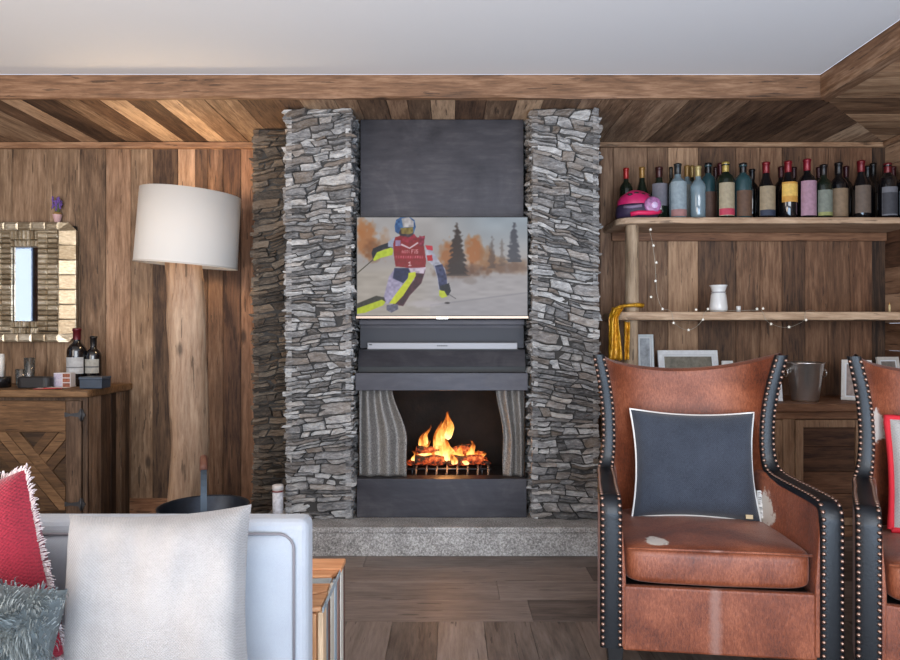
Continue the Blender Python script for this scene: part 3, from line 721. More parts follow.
mb.add(vs, fs, [tuple(c) for c in L_])
m, nt, p = new_mat('lit screen picture'); p.inputs['Base Color'].default_value = (.01, .01, .01, 1); p.inputs['Roughness'].default_value = .25
at = N(nt, 'ShaderNodeAttribute', attribute_name='tone'); ln(nt, at.outputs['Color'], p.inputs['Emission Color']); p.inputs['Emission Strength'].default_value = .44; p.inputs['Specular IOR Level'].default_value = .1
mb.build('screen', m, tv, recalc=False)
# soundbar
sb = thing('soundbar', 'slim silver soundbar on the steel ledge under the television', 'soundbar', (-.041, 3.585, 1.030))
MB().box((-.405, 0, .006), (.405, .05, .042)).build('body', plain('silver cloth grille', (132,130,132), .45, .3, var=.06, vscale=300), sb, bevel=.003)
MB().box((-.41, .004, 0), (.41, .055, .006)).build('base', M['black'], sb)
mb = MB()
for k in range(6): mb.box((-.028+k*.0095, -.0008, .022), (-.021+k*.0095, .001, .028))
mb.build('lettering', plain('dark print', (60,60,62), .6), sb)
MB().box((-.396, -.0008, .028), (-.38, .001, .034)).build('indicator', M['black'], sb)

# ------------------------------------------------------------------ long match tube
mt_ = thing('match_tube', 'white printed tube of long matches on the left end of the hearth', 'matches', (-.885, 3.42, HZ))
MB().lathe([(.027, 0), (.027, .165)], n=20).build('tube', plain('printed card', (196,196,200), .6, var=.35, vscale=45), mt_)
MB().lathe([(.028, .165), (.028, .192), (.024, .194)], n=20).build('cap', plain('pale card cap', (206,200,196), .6), mt_)
MB().lathe([(.0285, .160), (.0285, .167)], n=20).build('band', plain('dark red band', (120,44,40), .6), mt_)

# ------------------------------------------------------------------ floor lamp
lp = thing('floor_lamp', 'tall floor lamp with peeled tree trunk stem and white drum shade', 'lamp', (-1.49, 3.76, 0))
def trunk(u, v):
    z = v*1.53; a = 2*PI*u
    r = .097 + .018*math.exp(-z*3) + .010*math.sin(a*3+z*2.2) + .010*mn.noise(Vector((math.cos(a)*1.4, math.sin(a)*1.4, z*3.2))) + .006*mn.noise(Vector((math.cos(a)*4, math.sin(a)*4, z*5)))
    return (r*math.cos(a)+.016*math.sin(z*2.2)-.004, r*math.sin(a), z)
mb = MB(); mb.grid(trunk, 40, 70, (.5,.5,.4)); mb.grid(lambda u, v: tuple(Vector(trunk(u, 1))*(1-v)+Vector((.0, 0, 1.53))*v), 40, 2, (.5,.5,.4))
mb.build('trunk', M['log'], lp)
m, nt, p = new_mat('lamp shade linen'); p.inputs['Base Color'].default_value = (*lin(206,202,196), 1); p.inputs['Roughness'].default_value = .9
oc = objc(nt); nz = noise_(nt, vm(nt, 'MULTIPLY', oc, (1,1,6)), 120, 3); bump(nt, p, nz, .15, .001)
tl = N(nt, 'ShaderNodeBsdfTranslucent'); tl.inputs[0].default_value = (.85, .78, .68, 1); ms = N(nt, 'ShaderNodeMixShader'); ms.inputs[0].default_value = .10
ln(nt, p.outputs[0], ms.inputs[1]); ln(nt, tl.outputs[0], ms.inputs[2]); ln(nt, ms.outputs[0], nt.nodes['Material Output'].inputs[0])
tm = rotm('Y', 4.5) @ rotm('X', 1.5)
mb = MB(); mb.lathe([(.275, 0), (.268, .405), (.265, .405), (.272, 0), (.275, 0)], (.0, 0, 1.505), 64, mat=tm, cap=False)
mb.build('lamp_shade', m, lp, recalc=False)
MB().lathe([(.2765, -.002), (.2765, .007)], (0, 0, 1.505), 64, mat=tm, cap=False).build('hem', plain('shade hem', (186,178,168), .8), lp, recalc=False)
mb = MB()
for k in range(3):
    a = k*2*PI/3+.3; mb.tube([tm @ Vector((0, 0, .02))+Vector((0,0,1.505+.08)), tm @ Vector((.268*math.cos(a), .268*math.sin(a), .02))+Vector((0,0,1.505))], .003, 6)
mb.build('spider', M['iron'], lp)
MB().lathe([(.02, 1.53), (.02, 1.60), (.012, 1.62)], n=16).build('socket', M['iron'], lp)
MB().sphere((0, 0, 1.66), .035, 14, 8).build('bulb', plain('lit bulb', (255,235,200), .5, emis=((255,214,150), 6)), lp)
point('lamp_bulb_light', (-1.49, 3.76, 1.74), 7.5, (1, .72, .44), .10)

# ------------------------------------------------------------------ log basket
bk = thing('log_basket', 'round black metal log basket with arched handle in front of the lamp', 'basket', (-1.222, 3.30, 0), math.radians(20.3))
MB().lathe([(.0, .004), (.17, .004), (.2, .03), (.216, .262), (.219, .27), (.213, .27), (.208, .26), (.192, .035), (.0, .02)], n=48).build('bowl', plain('blued sheet steel', (52,58,68), .42, .6, var=.2), bk)
pts = [(0, -.214*math.cos(PI*k/24), .20+.30*math.sin(PI*k/24)**.8) for k in range(25)]
mb = MB(); mb.tube(pts, .011, 8, flat=.3, up=(1,0,0)); mb2 = MB()
vs = []; fs = []
for i, (x, y, z) in enumerate(pts):
    vs += [(-.014, y, z), (.014, y, z), (.014, y*.97, z-.004), (-.014, y*.97, z-.004)]
for i in range(24):
    for a in range(4): fs.append((i*4+a, i*4+(a+1) % 4, i*4+4+(a+1) % 4, i*4+4+a))
MB().add(vs, fs).build('handle', plain('strap steel', (78,90,102), .45, .6), bk)
MB().tube([p for p in pts[8:17]], .019, 10).build('grip', plain('brown leather grip', (116,76,62), .6), bk)

# ------------------------------------------------------------------ sideboard
SD = 3.65
s = thing('sideboard', 'rustic wooden sideboard with rounded slatted end beneath the mirror', 'sideboard', (-2.3, SD, 0))
def sx(px, d=SD): return (px-450)*d/F + 2.3
def round_end(x_c, r, z0, z1, slats):
    pass
xc = .312                                                     # centre of the rounded corner
x0 = -.85
body = MB(); body.box((x0, .03, .03), (xc-.03, .46, .77), (.3,.2,.3)); body.build('body', M['sidewood_z'], s)
mb = MB()                                                    # convex slatted end
n = 4
for k in range(n):
    a0 = -PI/2 + (PI/2)*k/n; a1 = -PI/2+(PI/2)*(k+1)/n-.01
    def P(a, r): return (xc+r*.04*math.cos(a)-.002, .12+r*.4*math.sin(a))
    q = [P(a0, .30), P((a0+a1)/2, .31), P(a1, .30), (xc-.02, P(a1, .2)[1]), (xc-.02, P(a0, .2)[1])]
    mb.prism(q, .0, .77, tone(), 0, 'xy')
mb.box((xc-.03+.001, .002, 0), (xc-.001, .03, .77), (.35,.4,.3)); [mb.box((xc-.01, .121+k*.057, 0), (xc+.0105-.003*(k % 2), .121+(k+1)*.057-.002, .77), tone()) for k in range(6)]; mb.box((xc-.03, .04, .0), (xc-.002, .46, .765), (.1,.1,.1))
mb.build('rounded_end', M['sidewood_z'], s, bevel=.003)
q = [(x0-.01, -.015)] + [(xc, -.015)] + [(xc+.022*math.cos(a), .12+.135*math.sin(a)) for a in [-PI/2+PI/2*k/14 for k in range(1, 15)]] + [(xc+.022, .47), (x0-.01, .47)]
MB().prism(q, .771, .812, (.55,.35,.3), 0, 'xy').build('top', M['sidewood'], s, bevel=.006)
for (a, b) in ((-.85, -.275), (-.268, xc-.036)):
    c = (a+b)/2; w2 = (b-a)/2
    mb = MB()
    mb.box((c-w2, .022, .03), (c+w2, .03, .75), tone())
    dm = mb.build('door', M['sidewood_z'], s)
    MB().box((c-w2, 0, .03), (c-w2+.085, .0215, .75), tone()).build('stile', M['sidewood_z'], dm, bevel=.003); MB().box((c+w2-.085, 0, .03), (c+w2, .0215, .75), (.45,.2,.5)).build('stile', M['sidewood_z'], dm, bevel=.003)
    MB().box((c-w2+.087, .001, .58), (c+w2-.087, .0215, .75), (.55,.3,.5)).build('rail', M['sidewood'], dm, bevel=.003); MB().box((c-w2+.087, .001, .03), (c+w2-.087, .0215, .14), tone()).build('rail', M['sidewood'], dm, bevel=.003)
    mb = MB(); mb.box((c-w2+.086, .018, .13), (c+w2-.086, .029, .59), (.1,.4,.2)); cz = .365
    W2 = w2-.09; H2 = .215
    for sg in (-1, 1):
        ang = math.degrees(math.atan2(H2, W2))*sg; L = math.hypot(W2, H2)
        rm = rotm('Y', -ang)
        for off, t in ((-.056, .3), (0, .65), (.056, .45)):
            ca_, sa_ = math.cos(math.radians(ang)), math.sin(math.radians(ang)); P_ = []
            for (uu, vv) in ((-L*1.4, off-.0265), (L*1.4, off-.0265), (L*1.4, off+.0265), (-L*1.4, off+.0265)): P_.append((uu*ca_-vv*sa_, uu*sa_+vv*ca_))
            for (ax, sg2, lim) in ((0, 1, W2), (0, -1, W2), (1, 1, H2), (1, -1, H2)):
                Q_ = []
                for i_ in range(len(P_)):
                    a_, b_ = P_[i_], P_[(i_+1) % len(P_)]; da = lim-sg2*a_[ax]; db = lim-sg2*b_[ax]
                    if da >= 0: Q_.append(a_)
                    if da*db < 0: k_ = da/(da-db); Q_.append((a_[0]+(b_[0]-a_[0])*k_, a_[1]+(b_[1]-a_[1])*k_))
                P_ = Q_
            mb.prism([(c+x_, cz+z_) for x_, z_ in P_], .004+(.005 if sg > 0 else 0), .02, (t, R.random(), .4))
    mb.build('cross_panel', M['sidewood'], dm, bevel=.003)
for z in (.675, .185):
    mb = MB(); mb.prism([(-.055,-.006),(-.01,-.012),(0,-.03),(.014,-.03),(.02,-.012),(.028,-.004),(.028,.004),(.02,.012),(.014,.03),(0,.03),(-.01,.012),(-.055,.006),(-.085,.014),(-.085,-.014)], -.006, -.001)
    mb.tube([(.007, -.008, -.034), (.007, -.008, .034)], .006, 8)
    o = mb.build('hinge', M['iron'], s); o.location = (xc-.04, 0, z)

# ------------------------------------------------------------------ wall mirror
MY = BACK-.065; s_ = F/MY
def mx(px): return (px-450)/s_
def mz(py): return CZ-(py-330)/s_
mcx = mx(24.5)
mir = thing('wall_mirror', 'wall mirror with champagne glass brick frame above the sideboard', 'mirror', (mcx, MY, mz(282)))
def lx(px): return mx(px)-mcx
def lz(py): return mz(py)-mz(282)
mirglass = plain('mirror glass', (236,240,245), .02, 1)
m, nt, p = new_mat('antiqued mirror tile'); at = N(nt, 'ShaderNodeAttribute', attribute_name='tone'); sp = N(nt, 'ShaderNodeSeparateColor'); ln(nt, at.outputs['Color'], sp.inputs[0])
nz = noise_(nt, vm(nt, 'MULTIPLY', objc(nt), (1,1,2.5)), 38, 4, .6)
ln(nt, ramp(nt, math_(nt, 'ADD', math_(nt, 'MULTIPLY', nz, .6), math_(nt, 'MULTIPLY', sp.outputs[0], .4)), [(.3, lin(140,124,100)), (.55, lin(184,170,146)), (.75, lin(216,204,182))]), p.inputs['Base Color'])
p.inputs['Metallic'].default_value = .7; p.inputs['Roughness'].default_value = .33; bump(nt, p, nz, .35, .006)
tilemat = m
MB().box((lx(12), .02, lz(321)), (lx(37), .03, lz(247))).build('glass', mirglass, mir)
MB().box((lx(-26)+.02, .03, lz(342)+.02), (lx(75)-.02, .06, lz(222)-.02)).build('backing', M['black'], mir)
mb = MB()
def tile(x0, x1, z0, z1, yb0, h=.008, tilt=(0,0,0,0)):
    g = .0012; x0 += g; x1 -= g; z0 += g; z1 -= g; i = min(x1-x0, z1-z0)*(.22 if h > .002 else .06)
    vs = [(x0, yb0+tilt[0], z0), (x1, yb0+tilt[1], z0), (x1, yb0+tilt[1], z1), (x0, yb0+tilt[0], z1)]
    ti = [(x0+i, yb0-h+tilt[0], z0+i), (x1-i, yb0-h+tilt[1], z0+i), (x1-i, yb0-h+tilt[1], z1-i), (x0+i, yb0-h+tilt[0], z1-i)]
    j = R.uniform(-.002, .002); ti = [(a, b+(j if k < 2 else -j), c) for k, (a, b, c) in enumerate(ti)]
    bk_ = [(a, .035, c) for a, b, c in vs]
    mb.add(vs+ti+bk_, [(4,5,6,7),(0,1,5,4),(1,2,6,5),(2,3,7,6),(3,0,4,7),(0,8,9,1),(1,9,10,2),(2,10,11,3),(3,11,8,0)], tone())
for (c0, c1, c2) in ((37.5, 47.5, 58.5), (11.5, 1.5, -9.5)):
    for (pa, pb) in ((c0, c1), (c1, c2)):
        a, b = sorted((lx(pa), lx(pb))); z = lz(331)
        while z < lz(233.5)-.01:
            z2 = z+(lz(233)-lz(331))/19; tile(a, b, z, z2, .0); z = z2
for (za, zb2) in ((230, 240), (240, 247), (321, 327.5), (327.5, 334)):
    x = lx(-9.5); 
    while x < lx(58.5)-.01:
        x2 = x+(lx(58.5)-lx(-9.5))/17
        if not (za in (230, 327.5) and False): 
            if lx(37.5) < (x+x2)/2 or (x+x2)/2 < lx(11.5): x = x2; continue
            tile(x, x2, lz(zb2), lz(za), .0)
        x = x2
for (za, zb2) in ((230, 233.4), (331.3, 334)):
    for (pa, pb) in ((37.5, 58.5), (-9.5, 11.5)): tile(lx(pa), lx(pb), lz(zb2), lz(za), .0)
mb.build('inner_tiles', tilemat, mir, recalc=True)
mb = MB()
nT = 7; z = lz(334)
for k in range(nT):
    z2 = z+(lz(230)-lz(334))/nT
    tile(lx(58.5), lx(75), z, z2, .0, .0012, (-.004, .012, 0, 0)); tile(lx(-26), lx(-9.5), z, z2, .0, .0012, (.012, -.004, 0, 0)); z = z2
x = lx(-9.5)
for k in range(5):
    x2 = x+(lx(58.5)-lx(-9.5))/5; tile(x, x2, lz(230), lz(222), .002, .004); tile(x, x2, lz(342), lz(334), .002, .004); x = x2
for (xa, xo) in ((58.5, 75), (-9.5, -26)):
    for (zi, zo) in ((230, 222), (334, 342)):
        mb.add([(lx(xa), -.003, lz(zi)), (lx(xo), .02, lz(zi)), (lx((xa+xo)/2), .02, lz(zo)), (lx(xa), .0, lz(zo))], [(0,1,2,3)], tone())
mb.build('outer_bevel', tilemat, mir)
# ------------------------------------------------------------------ lavender on the mirror
lv = thing('lavender_pot', 'tiny pot of purple lavender on top of the mirror', 'plant', (mx(54.5), MY+.03, mz(222)))
MB().lathe([(.016, 0), (.026, .045), (.028, .05), (.022, .05), (.018, .03)], n=20).build('pot', plain('dusty pink pot', (196,160,160), .6), lv)
MB().sphere((0, 0, .055), .024, 10, 6, sc=(1,1,.5)).build('moss', plain('moss', (140,110,60), .9), lv)
mb = MB(); mg = MB()
for k in range(20):
    a = R.uniform(0, 6.28); r = R.uniform(.0, .036); x, y = r*math.cos(a), r*math.sin(a)*.6; z = R.uniform(.09, .145)
    mg.tube([(x*.2, y*.2, .05), (x, y, z)], .0012, 4)
    for j in range(4): mb.sphere((x+R.uniform(-.003,.003), y, z-.012+j*.008), .0065, 6, 4)
mg.build('stems', plain('green stem', (96,110,70), .8), lv); mb.build('blossoms', plain('purple blossom', (104,76,140), .9), lv)

# ------------------------------------------------------------------ bottles
GL = {}
def glass_mat(name, col, tr=0.0, rough=.08):
    m, nt, p = new_mat(name); p.inputs['Base Color'].default_value = (*lin(col), 1); p.inputs['Roughness'].default_value = rough
    p.inputs['Transmission Weight'].default_value = tr; p.inputs['IOR'].default_value = 1.5; p.inputs['Coat Weight'].default_value = .6; p.inputs['Coat Roughness'].default_value = .05
    return m
GL['green'] = glass_mat('dark green glass', (20,30,22)); GL['black'] = glass_mat('near black glass', (14,14,17)); GL['teal'] = glass_mat('teal glass', (40,66,70)); GL['clear'] = glass_mat('clear bluish glass', (150,172,182), .55)
LB = {}
def labmat(col):
    if col not in LB: LB[col] = plain('paper label %d' % len(LB), tuple(c*.88 for c in col), .7, var=.2, vscale=45)
    return LB[col]
def capmat(col):
    k = ('c', col); col = tuple(c*.78 for c in col)
    if k not in LB: LB[k] = plain('capsule %d' % len(LB), col, .35, .3)
    return LB[k]
def bottle(label, loc, H, r, glass, cap, lab=None, lz0=.25, lz1=.62, kind='bordeaux', group=None, band=None, name='wine_bottle', rz=0):
    t = thing(name, label, 'bottle', loc, rz, group)
    if kind == 'bordeaux': pr_ = [(0, .004), (r*.8, 0), (r, .012), (r, H*.60), (r*.97, H*.64), (r*.75, H*.70), (r*.44, H*.745), (r*.36, H*.79), (r*.34, H*.95), (r*.42, H*.955), (r*.42, H*.985), (0, H*.99)]
    elif kind == 'burgundy': pr_ = [(0, .004), (r*.8, 0), (r, .012), (r, H*.45), (r*.93, H*.53), (r*.66, H*.64), (r*.43, H*.74), (r*.36, H*.82), (r*.34, H*.95), (r*.42, H*.955), (r*.42, H*.985), (0, H*.99)]
    else: pr_ = [(0, .004), (r*.85, 0), (r, .01), (r, H*.68), (r*.9, H*.74), (r*.45, H*.80), (r*.36, H*.84), (r*.36, H*.93), (r*.45, H*.935), (r*.45, H*.985), (0, H*.99)]
    MB().lathe(pr_, n=28).build('glass_body', GL[glass], t)
    MB().lathe([(r*.40, H*.80), (r*.405, H*.95), (r*.46, H*.957), (r*.46, H*.99), (r*.3, H*1.0), (0, H*1.0)], n=20, cap=False).build('capsule', capmat(cap), t)
    if lab:
        mb = MB(); sp = 2.3
        mb.grid(lambda u, v: ((r+.001)*math.sin((u-.5)*sp), -(r+.001)*math.cos((u-.5)*sp), H*(lz0+(lz1-lz0)*v)), 16, 4)
        lo = mb.build('label', labmat(lab), t, recalc=False)
        if band:
            mb = MB(); mb.grid(lambda u, v: ((r+.0016)*math.sin((u-.5)*sp*.96), -(r+.0016)*math.cos((u-.5)*sp*.96), H*(lz0+(lz1-lz0)*(band[1]+(band[2]-band[1])*v))), 14, 2)
            mb.build('print', labmat(band[0]), lo, recalc=False)
    return t
TOP = 1.777; BD = 3.90
def bx_(px, d): return (px-450)*d/F
g1 = 'wine bottles in the front row of the top shelf'; g2 = 'bottles in the back row of the top shelf'
def hz(py, d): return CZ-(py-330)*d/F-TOP
#        px, top, r_px, depth, glass, cap, label, lz0, lz1, shape, group, band, text
BT = [
 (626,168,9,3.98,'green',(190,40,34),None,0,0,'bordeaux',g2,None,'dark green bottle with bright red capsule behind the helmet, leftmost on the top shelf'),
 (642,167,9,3.98,'green',(176,130,62),None,0,0,'burgundy',g2,None,'dark green bottle with golden capsule standing behind the pink helmet'),
 (659,167,9.5,3.94,'green',(74,32,30),(120,116,124),.28,.68,'burgundy',g1,None,'dark green bottle with grey label and brown capsule just right of the pink helmet'),
 (671,167,4.5,3.98,'green',(40,40,36),None,0,0,'bordeaux',g2,None,'narrow olive bottle squeezed between a grey label and a large pale label'),
 (677.7,163.5,9,3.86,'clear',(52,56,58),(150,164,170),.05,.66,'bordeaux',g1,((168,120,116),.0,.2),'clear bottle with very large pale blue label and dark capsule'),
 (687,165.5,6.5,3.99,'clear',(170,128,64),(140,138,130),.1,.66,'bordeaux',g2,None,'pale bottle with gold capsule half hidden behind two clear bottles, left one'),
 (692,165.5,5,4.02,'green',(176,140,74),None,0,0,'bordeaux',g2,None,'slim gold-topped bottle peeping out behind the clear unlabelled bottle'),
 (698,166,7.5,3.86,'clear',(204,182,120),None,0,0,'bordeaux',g1,None,'clear bluish bottle without label and with pale gold top'),
 (708,163,8.5,3.86,'teal',(22,22,24),(92,64,50),.04,.5,'spirit',g1,None,'teal glass bottle with black capsule and brown label, left of the golden topped one'),
 (715.5,167,5,4.0,'black',(60,26,30),None,0,0,'bordeaux',g2,None,'dark bottle with dull maroon top behind the first teal bottle'),
 (720,163,7,4.0,'black',(88,26,34),None,0,0,'bordeaux',g2,None,'dark bottle with red capsule directly behind the beige label bottle'),
 (725.5,162,8.5,3.84,'green',(196,168,84),(172,158,130),.05,.62,'spirit',g1,((190,60,84),.02,.22),'bottle with beige illustrated label with pink foot and yellow gold capsule'),
 (743,163,8.5,3.86,'teal',(20,20,22),(98,70,52),.05,.5,'spirit',g1,None,'teal glass bottle with black capsule, right of the golden topped one'),
 (752,169,7,3.99,'black',(30,24,26),None,0,0,'bordeaux',g2,None,'short black bottle behind the second teal bottle'),
 (766,162,10.5,3.84,'black',(140,24,36),(158,140,112),.05,.56,'burgundy',g1,((44,52,72),.0,.2),'broad dark bottle with wide beige label and red capsule'),
 (781,166.5,7.5,3.99,'black',(80,24,30),None,0,0,'bordeaux',g2,None,'dark bottle with maroon capsule behind and left of the yellow label'),
 (788,161,9.5,3.84,'black',(148,28,40),(208,152,64),.28,.62,'burgundy',g1,((232,190,96),.3,.9),'dark bottle with bright yellow orange label'),
 (794,167,6,4.0,'black',(58,20,26),None,0,0,'bordeaux',g2,None,'dark bottle hidden behind the yellow label bottle'),
 (807,159,9,3.84,'black',(150,22,44),(170,132,148),.05,.62,'bordeaux',g1,None,'dark bottle with lilac pink label and tall crimson capsule'),
 (818.5,167,5.5,3.99,'black',(70,20,28),None,0,0,'bordeaux',g2,None,'dark bottle between the lilac and the green grey labels, at the back'),
 (823.5,164.5,8,3.85,'green',(30,24,26),(124,130,118),.06,.52,'bordeaux',g1,((150,152,92),.0,.14),'dark bottle with green grey label and black capsule'),
 (838.5,162.5,9,3.85,'black',(26,20,22),(138,114,88),.06,.54,'bordeaux',g1,None,'dark bottle with plain tan label'),
 (846,166,6.5,4.0,'black',(72,22,28),None,0,0,'bordeaux',g2,None,'dark bottle with maroon top behind the tan label bottle'),
 (861,160.5,10,3.85,'black',(128,22,34),(104,88,76),.1,.56,'burgundy',g1,None,'dark wide-shouldered bottle with small brown label and red capsule'),
 (867.5,166,6.5,3.99,'black',(20,20,22),None,0,0,'bordeaux',g2,None,'black bottle close behind the brown label bottle, left of a pair'),
 (873,163,8,3.97,'black',(18,18,20),(90,78,66),.06,.5,'bordeaux',g2,None,'black bottle with black capsule, right of a pair in the back row'),
 (887.5,163,10,3.85,'black',(120,22,30),(112,112,118),.06,.56,'spirit',g1,((60,60,66),.05,.8),'dark square shouldered bottle with silver framed label, last but one on the right'),
 (893,166.5,6.5,4.0,'black',(84,24,28),None,0,0,'bordeaux',g2,None,'dark bottle behind the silver framed label bottle'),
 (905,164,9.5,3.85,'black',(40,24,26),(80,88,94),.08,.5,'bordeaux',g1,None,'dark bottle at the far right end of the top shelf'),
]
PL = []
BT.sort(key=lambda q: q[10] != g1)
for (px, ty, rp, d, g, cp, lb, l0, l1, kd, gp, bd, txt) in BT:
    rr = min(rp, 8.6 if gp == g1 else 6.8)*d/F*.98
    for dd in (d, 3.82, 3.90, 3.96, 4.02, 4.07, 3.86, 3.94, 4.0):
        if dd < 3.93 and gp == g2: continue
        x = bx_(px, dd)
        if all(math.hypot(x-a, dd-b) > rr+c+.001 for a, b, c in PL): break
    else:
        for sc__ in (.9, .8, .7, .6):
            q_ = [(bx_(px, dd), dd) for dd in (d, 3.97, 4.02, 4.07, 3.94, 3.90) if all(math.hypot(bx_(px, dd)-a, dd-b) > rr*sc__+c+.0008 for a, b, c in PL)]
            if q_: x, dd = q_[0]; rr *= sc__; break
    PL.append((x, dd, rr)); bottle(txt, (x, dd, TOP), hz(ty, dd), rr, g, cp, lb, l0, l1, kd, gp, bd)

# ------------------------------------------------------------------ ski helmet
hl = thing('ski_helmet', 'pink and black ski helmet with goggles lying on the top shelf', 'helmet', (bx_(637, 3.80), 3.80, TOP))
pink = plain('satin pink shell', (184,36,92), .38, var=.15, vscale=14); pink2 = plain('hot pink strap', (206,28,84), .6)
mb = MB()
def dome(u, v):
    a = 2*PI*u; b = (1-v)*PI*.5
    rx, ry, rz_ = .112, .088, .085
    return (rx*math.cos(b)*math.cos(a)-.012*math.sin(b), ry*math.cos(b)*math.sin(a), .072+rz_*math.sin(b)*(1+.06*math.cos(a*3)))
mb.grid(dome, 40, 14); hs = mb.build('shell', pink, hl)
for k in range(4):
    MB().sphere((-.055+k*.036, -.062+.004*k, .125+.008*math.sin(k*1.4)), .013, 8, 5, sc=(1.3,.5,.6)).build('vent', M['black'], hs)
mb = MB(); mb.lathe([(.112, .0), (.122, .02), (.118, .06), (.108, .075), (.09, .075)], n=32, mat=Matrix.Diagonal((1, .78, 1))); mb.build('lower_rim', plain('purple black padding', (44,32,58), .6, var=.3), hl)
mb = MB(); mb.tube([(-.06, -.086, .01), (-.02, -.10, .016), (.04, -.104, .014), (.09, -.085, .022), (.115, -.05, .03)], .013, 8); mb.build('strap', pink2, hl)
mb = MB(); mb.tube([(-.09,-.06,.055), (-.05, -.088, .05), (0, -.10, .055)], .010, 8); mb.build('goggle_strap', plain('grey violet strap', (120,104,128), .7), hl)
gm = Matrix.Rotation(math.radians(90), 3, 'X')
MB().lathe([(0, 0), (.040, .0), (.048, .012), (.045, .022), (.036, .026)], (.062, -.078, .060), 24, mat=gm).build('goggle_frame', plain('mauve frame', (150,96,140), .4, var=.5, vscale=50), hl)
MB().sphere((.070, -.102, .058), .019, 16, 8, sc=(1,.35,1)).build('goggle_lens', plain('pale lilac lens', (190,168,200), .3), hl)

# ------------------------------------------------------------------ shelves
def shelf_poly(x0, x1, y0, y1, r):
    return [(x0+r-r*math.cos(a), y0+r-r*math.sin(a)) for a in [PI/2*k/8 for k in range(9)]] + [(x1, y0), (x1, y1), (x0, y1)]
PX, PY = bx_(632, 3.83), 3.84
o = MB().prism(shelf_poly(.952, RW-.004, 3.755, BACK-.006, .09), 1.742, TOP, (.6,.4,.25), 0, 'xy').build('wall_shelf', M['shelfwood'], bevel=.004)
tag(o, 'top wooden shelf along the right wall carrying the row of wine bottles', 'shelf', None)
o = MB().prism(shelf_poly(.952, RW-.004, 3.755, BACK-.006, .07), 1.196, 1.243, (.7,.9,.2), 0, 'xy').build('wall_shelf', M['shelfwood'], bevel=.006)
tag(o, 'middle wooden shelf carrying the white vase and fairy lights', 'shelf', None)
o = MB().box((1.0, BACK-.03, 1.69), (RW-.005, BACK-.006, 1.7415), (.5,.2,.3)).build('shelf_rail', M['cabwood'], bevel=.004); tag(o, 'dark wooden rail fixed to the planks under the top shelf', 'rail')
def post(z0, z1):
    def fn(u, v):
        a = 2*PI*u; z = z0+(z1-z0)*v; r = .040+.004*mn.noise(Vector((math.cos(a)*2, math.sin(a)*2, z*4)))+.003*math.sin(a*2+z*3)
        return (r*math.cos(a)+.004*math.sin(z*5), r*math.sin(a), z)
    return fn
t = thing('shelf_post', 'pale round log post holding up the left end of the shelves', 'post', (PX, PY, 0))
MB().grid(post(1.244, 1.7415), 24, 20, (.5,.5,.3)).build('upper_log', M['post'], t); MB().grid(post(.737, 1.1955), 24, 20, (.5,.8,.3)).build('lower_log', M['post'], t)
# cabinet
CD = 3.66; cb = thing('low_cabinet', 'long low wooden cabinet with framed doors under the shelves', 'cabinet', (.95, CD, 0))
W = RW-.95-.004
MB().box((0, .03, 0), (W, BACK-CD-.006, .69), (.3,.3,.3)).build('body', M['cabwood'], cb)
MB().prism(shelf_poly(-.01, W, -.02, BACK-CD-.006, .05), .691, .735, (.5,.3,.35), 0, 'xy').build('top', M['cabwood'], cb, bevel=.006)
MB().box((0, 0, .65), (W, .029, .69), (.5,.5,.3)).build('frame_rail', M['cabwood'], cb, bevel=.003); MB().box((0, 0, 0), (W, .029, .06), (.4,.5,.3)).build('frame_rail', M['cabwood'], cb, bevel=.003)
ds = [(.035, .44), (.475, .88), (.952, 1.325), (1.375, 1.71)]
prev = 0
for a, b in ds+[(W+.003, W)]: MB().box((prev, .001, .061), (a-.003, .029, .649), (.6, R.random(), .3)).build('stile', M['cabwood_z'], cb, bevel=.003); prev = b+.003
for a, b in ds:
    mb = MB(); mb.box((a, -.004, .065), (a+.042, .02, .645), (.65, R.random(), .3)); mb.box((b-.042, -.004, .065), (b, .02, .645), (.65, R.random(), .3))
    mb.box((a+.043, -.0035, .603), (b-.043, .02, .645), (.6, R.random(), .3)); mb.box((a+.043, -.0035, .065), (b-.043, .02, .107), (.6, R.random(), .3))
    d = mb.build('door', M['cabwood_z'], cb, bevel=.003)
    mb = MB(); z = .108
    for h in (.13, .12, .14, .104): mb.box((a+.0425, .008, z+.001), (b-.0425, .02, z+h-.001), (R.choice((.1,.35,.55)), R.random(), .4)); z += h
    mb.build('panel', M['cabwood'], d, bevel=.0015)

# ------------------------------------------------------------------ things on the shelves
vz = thing('vase', 'small white china vase with flared neck on the middle shelf', 'vase', (bx_(718.5, 3.85), 3.85, 1.243))
MB().lathe([(0, .002), (.040, 0), (.049, .01), (.050, .03), (.042, .10), (.037, .112), (.037, .122), (.044, .145), (.050, .156), (.044, .156), (.032, .13), (.03, .1), (.03, .01), (0, .008)], n=32).build('body', M['china'], vz)
MB().lathe([(.0385, .110), (.041, .114), (.0385, .118)], n=32, cap=False).build('neck_ring', plain('grey line', (150,150,152), .4), vz)
o = MB().lathe([(0,0), (.012, 0), (.013, .035), (.010, .036), (.009, .03), (0, .03)], n=16).build('votive_glass', M['china']); o.location = (bx_(738.5, 3.85), 3.85, 1.243); tag(o, 'tiny white votive cup just right of the white vase', 'cup')
cd = thing('candle', 'thin white candle stub at the right end of the middle shelf', 'candle', (bx_(889.5, 3.9), 3.9, 1.243))
MB().lathe([(.006, 0), (.005, .045)], n=10).build('wax', plain('ivory wax', (220,200,150), .5), cd); MB().lathe([(.003, .045), (.001, .06)], n=6).build('wick', plain('wick', (200,150,80), .8), cd)
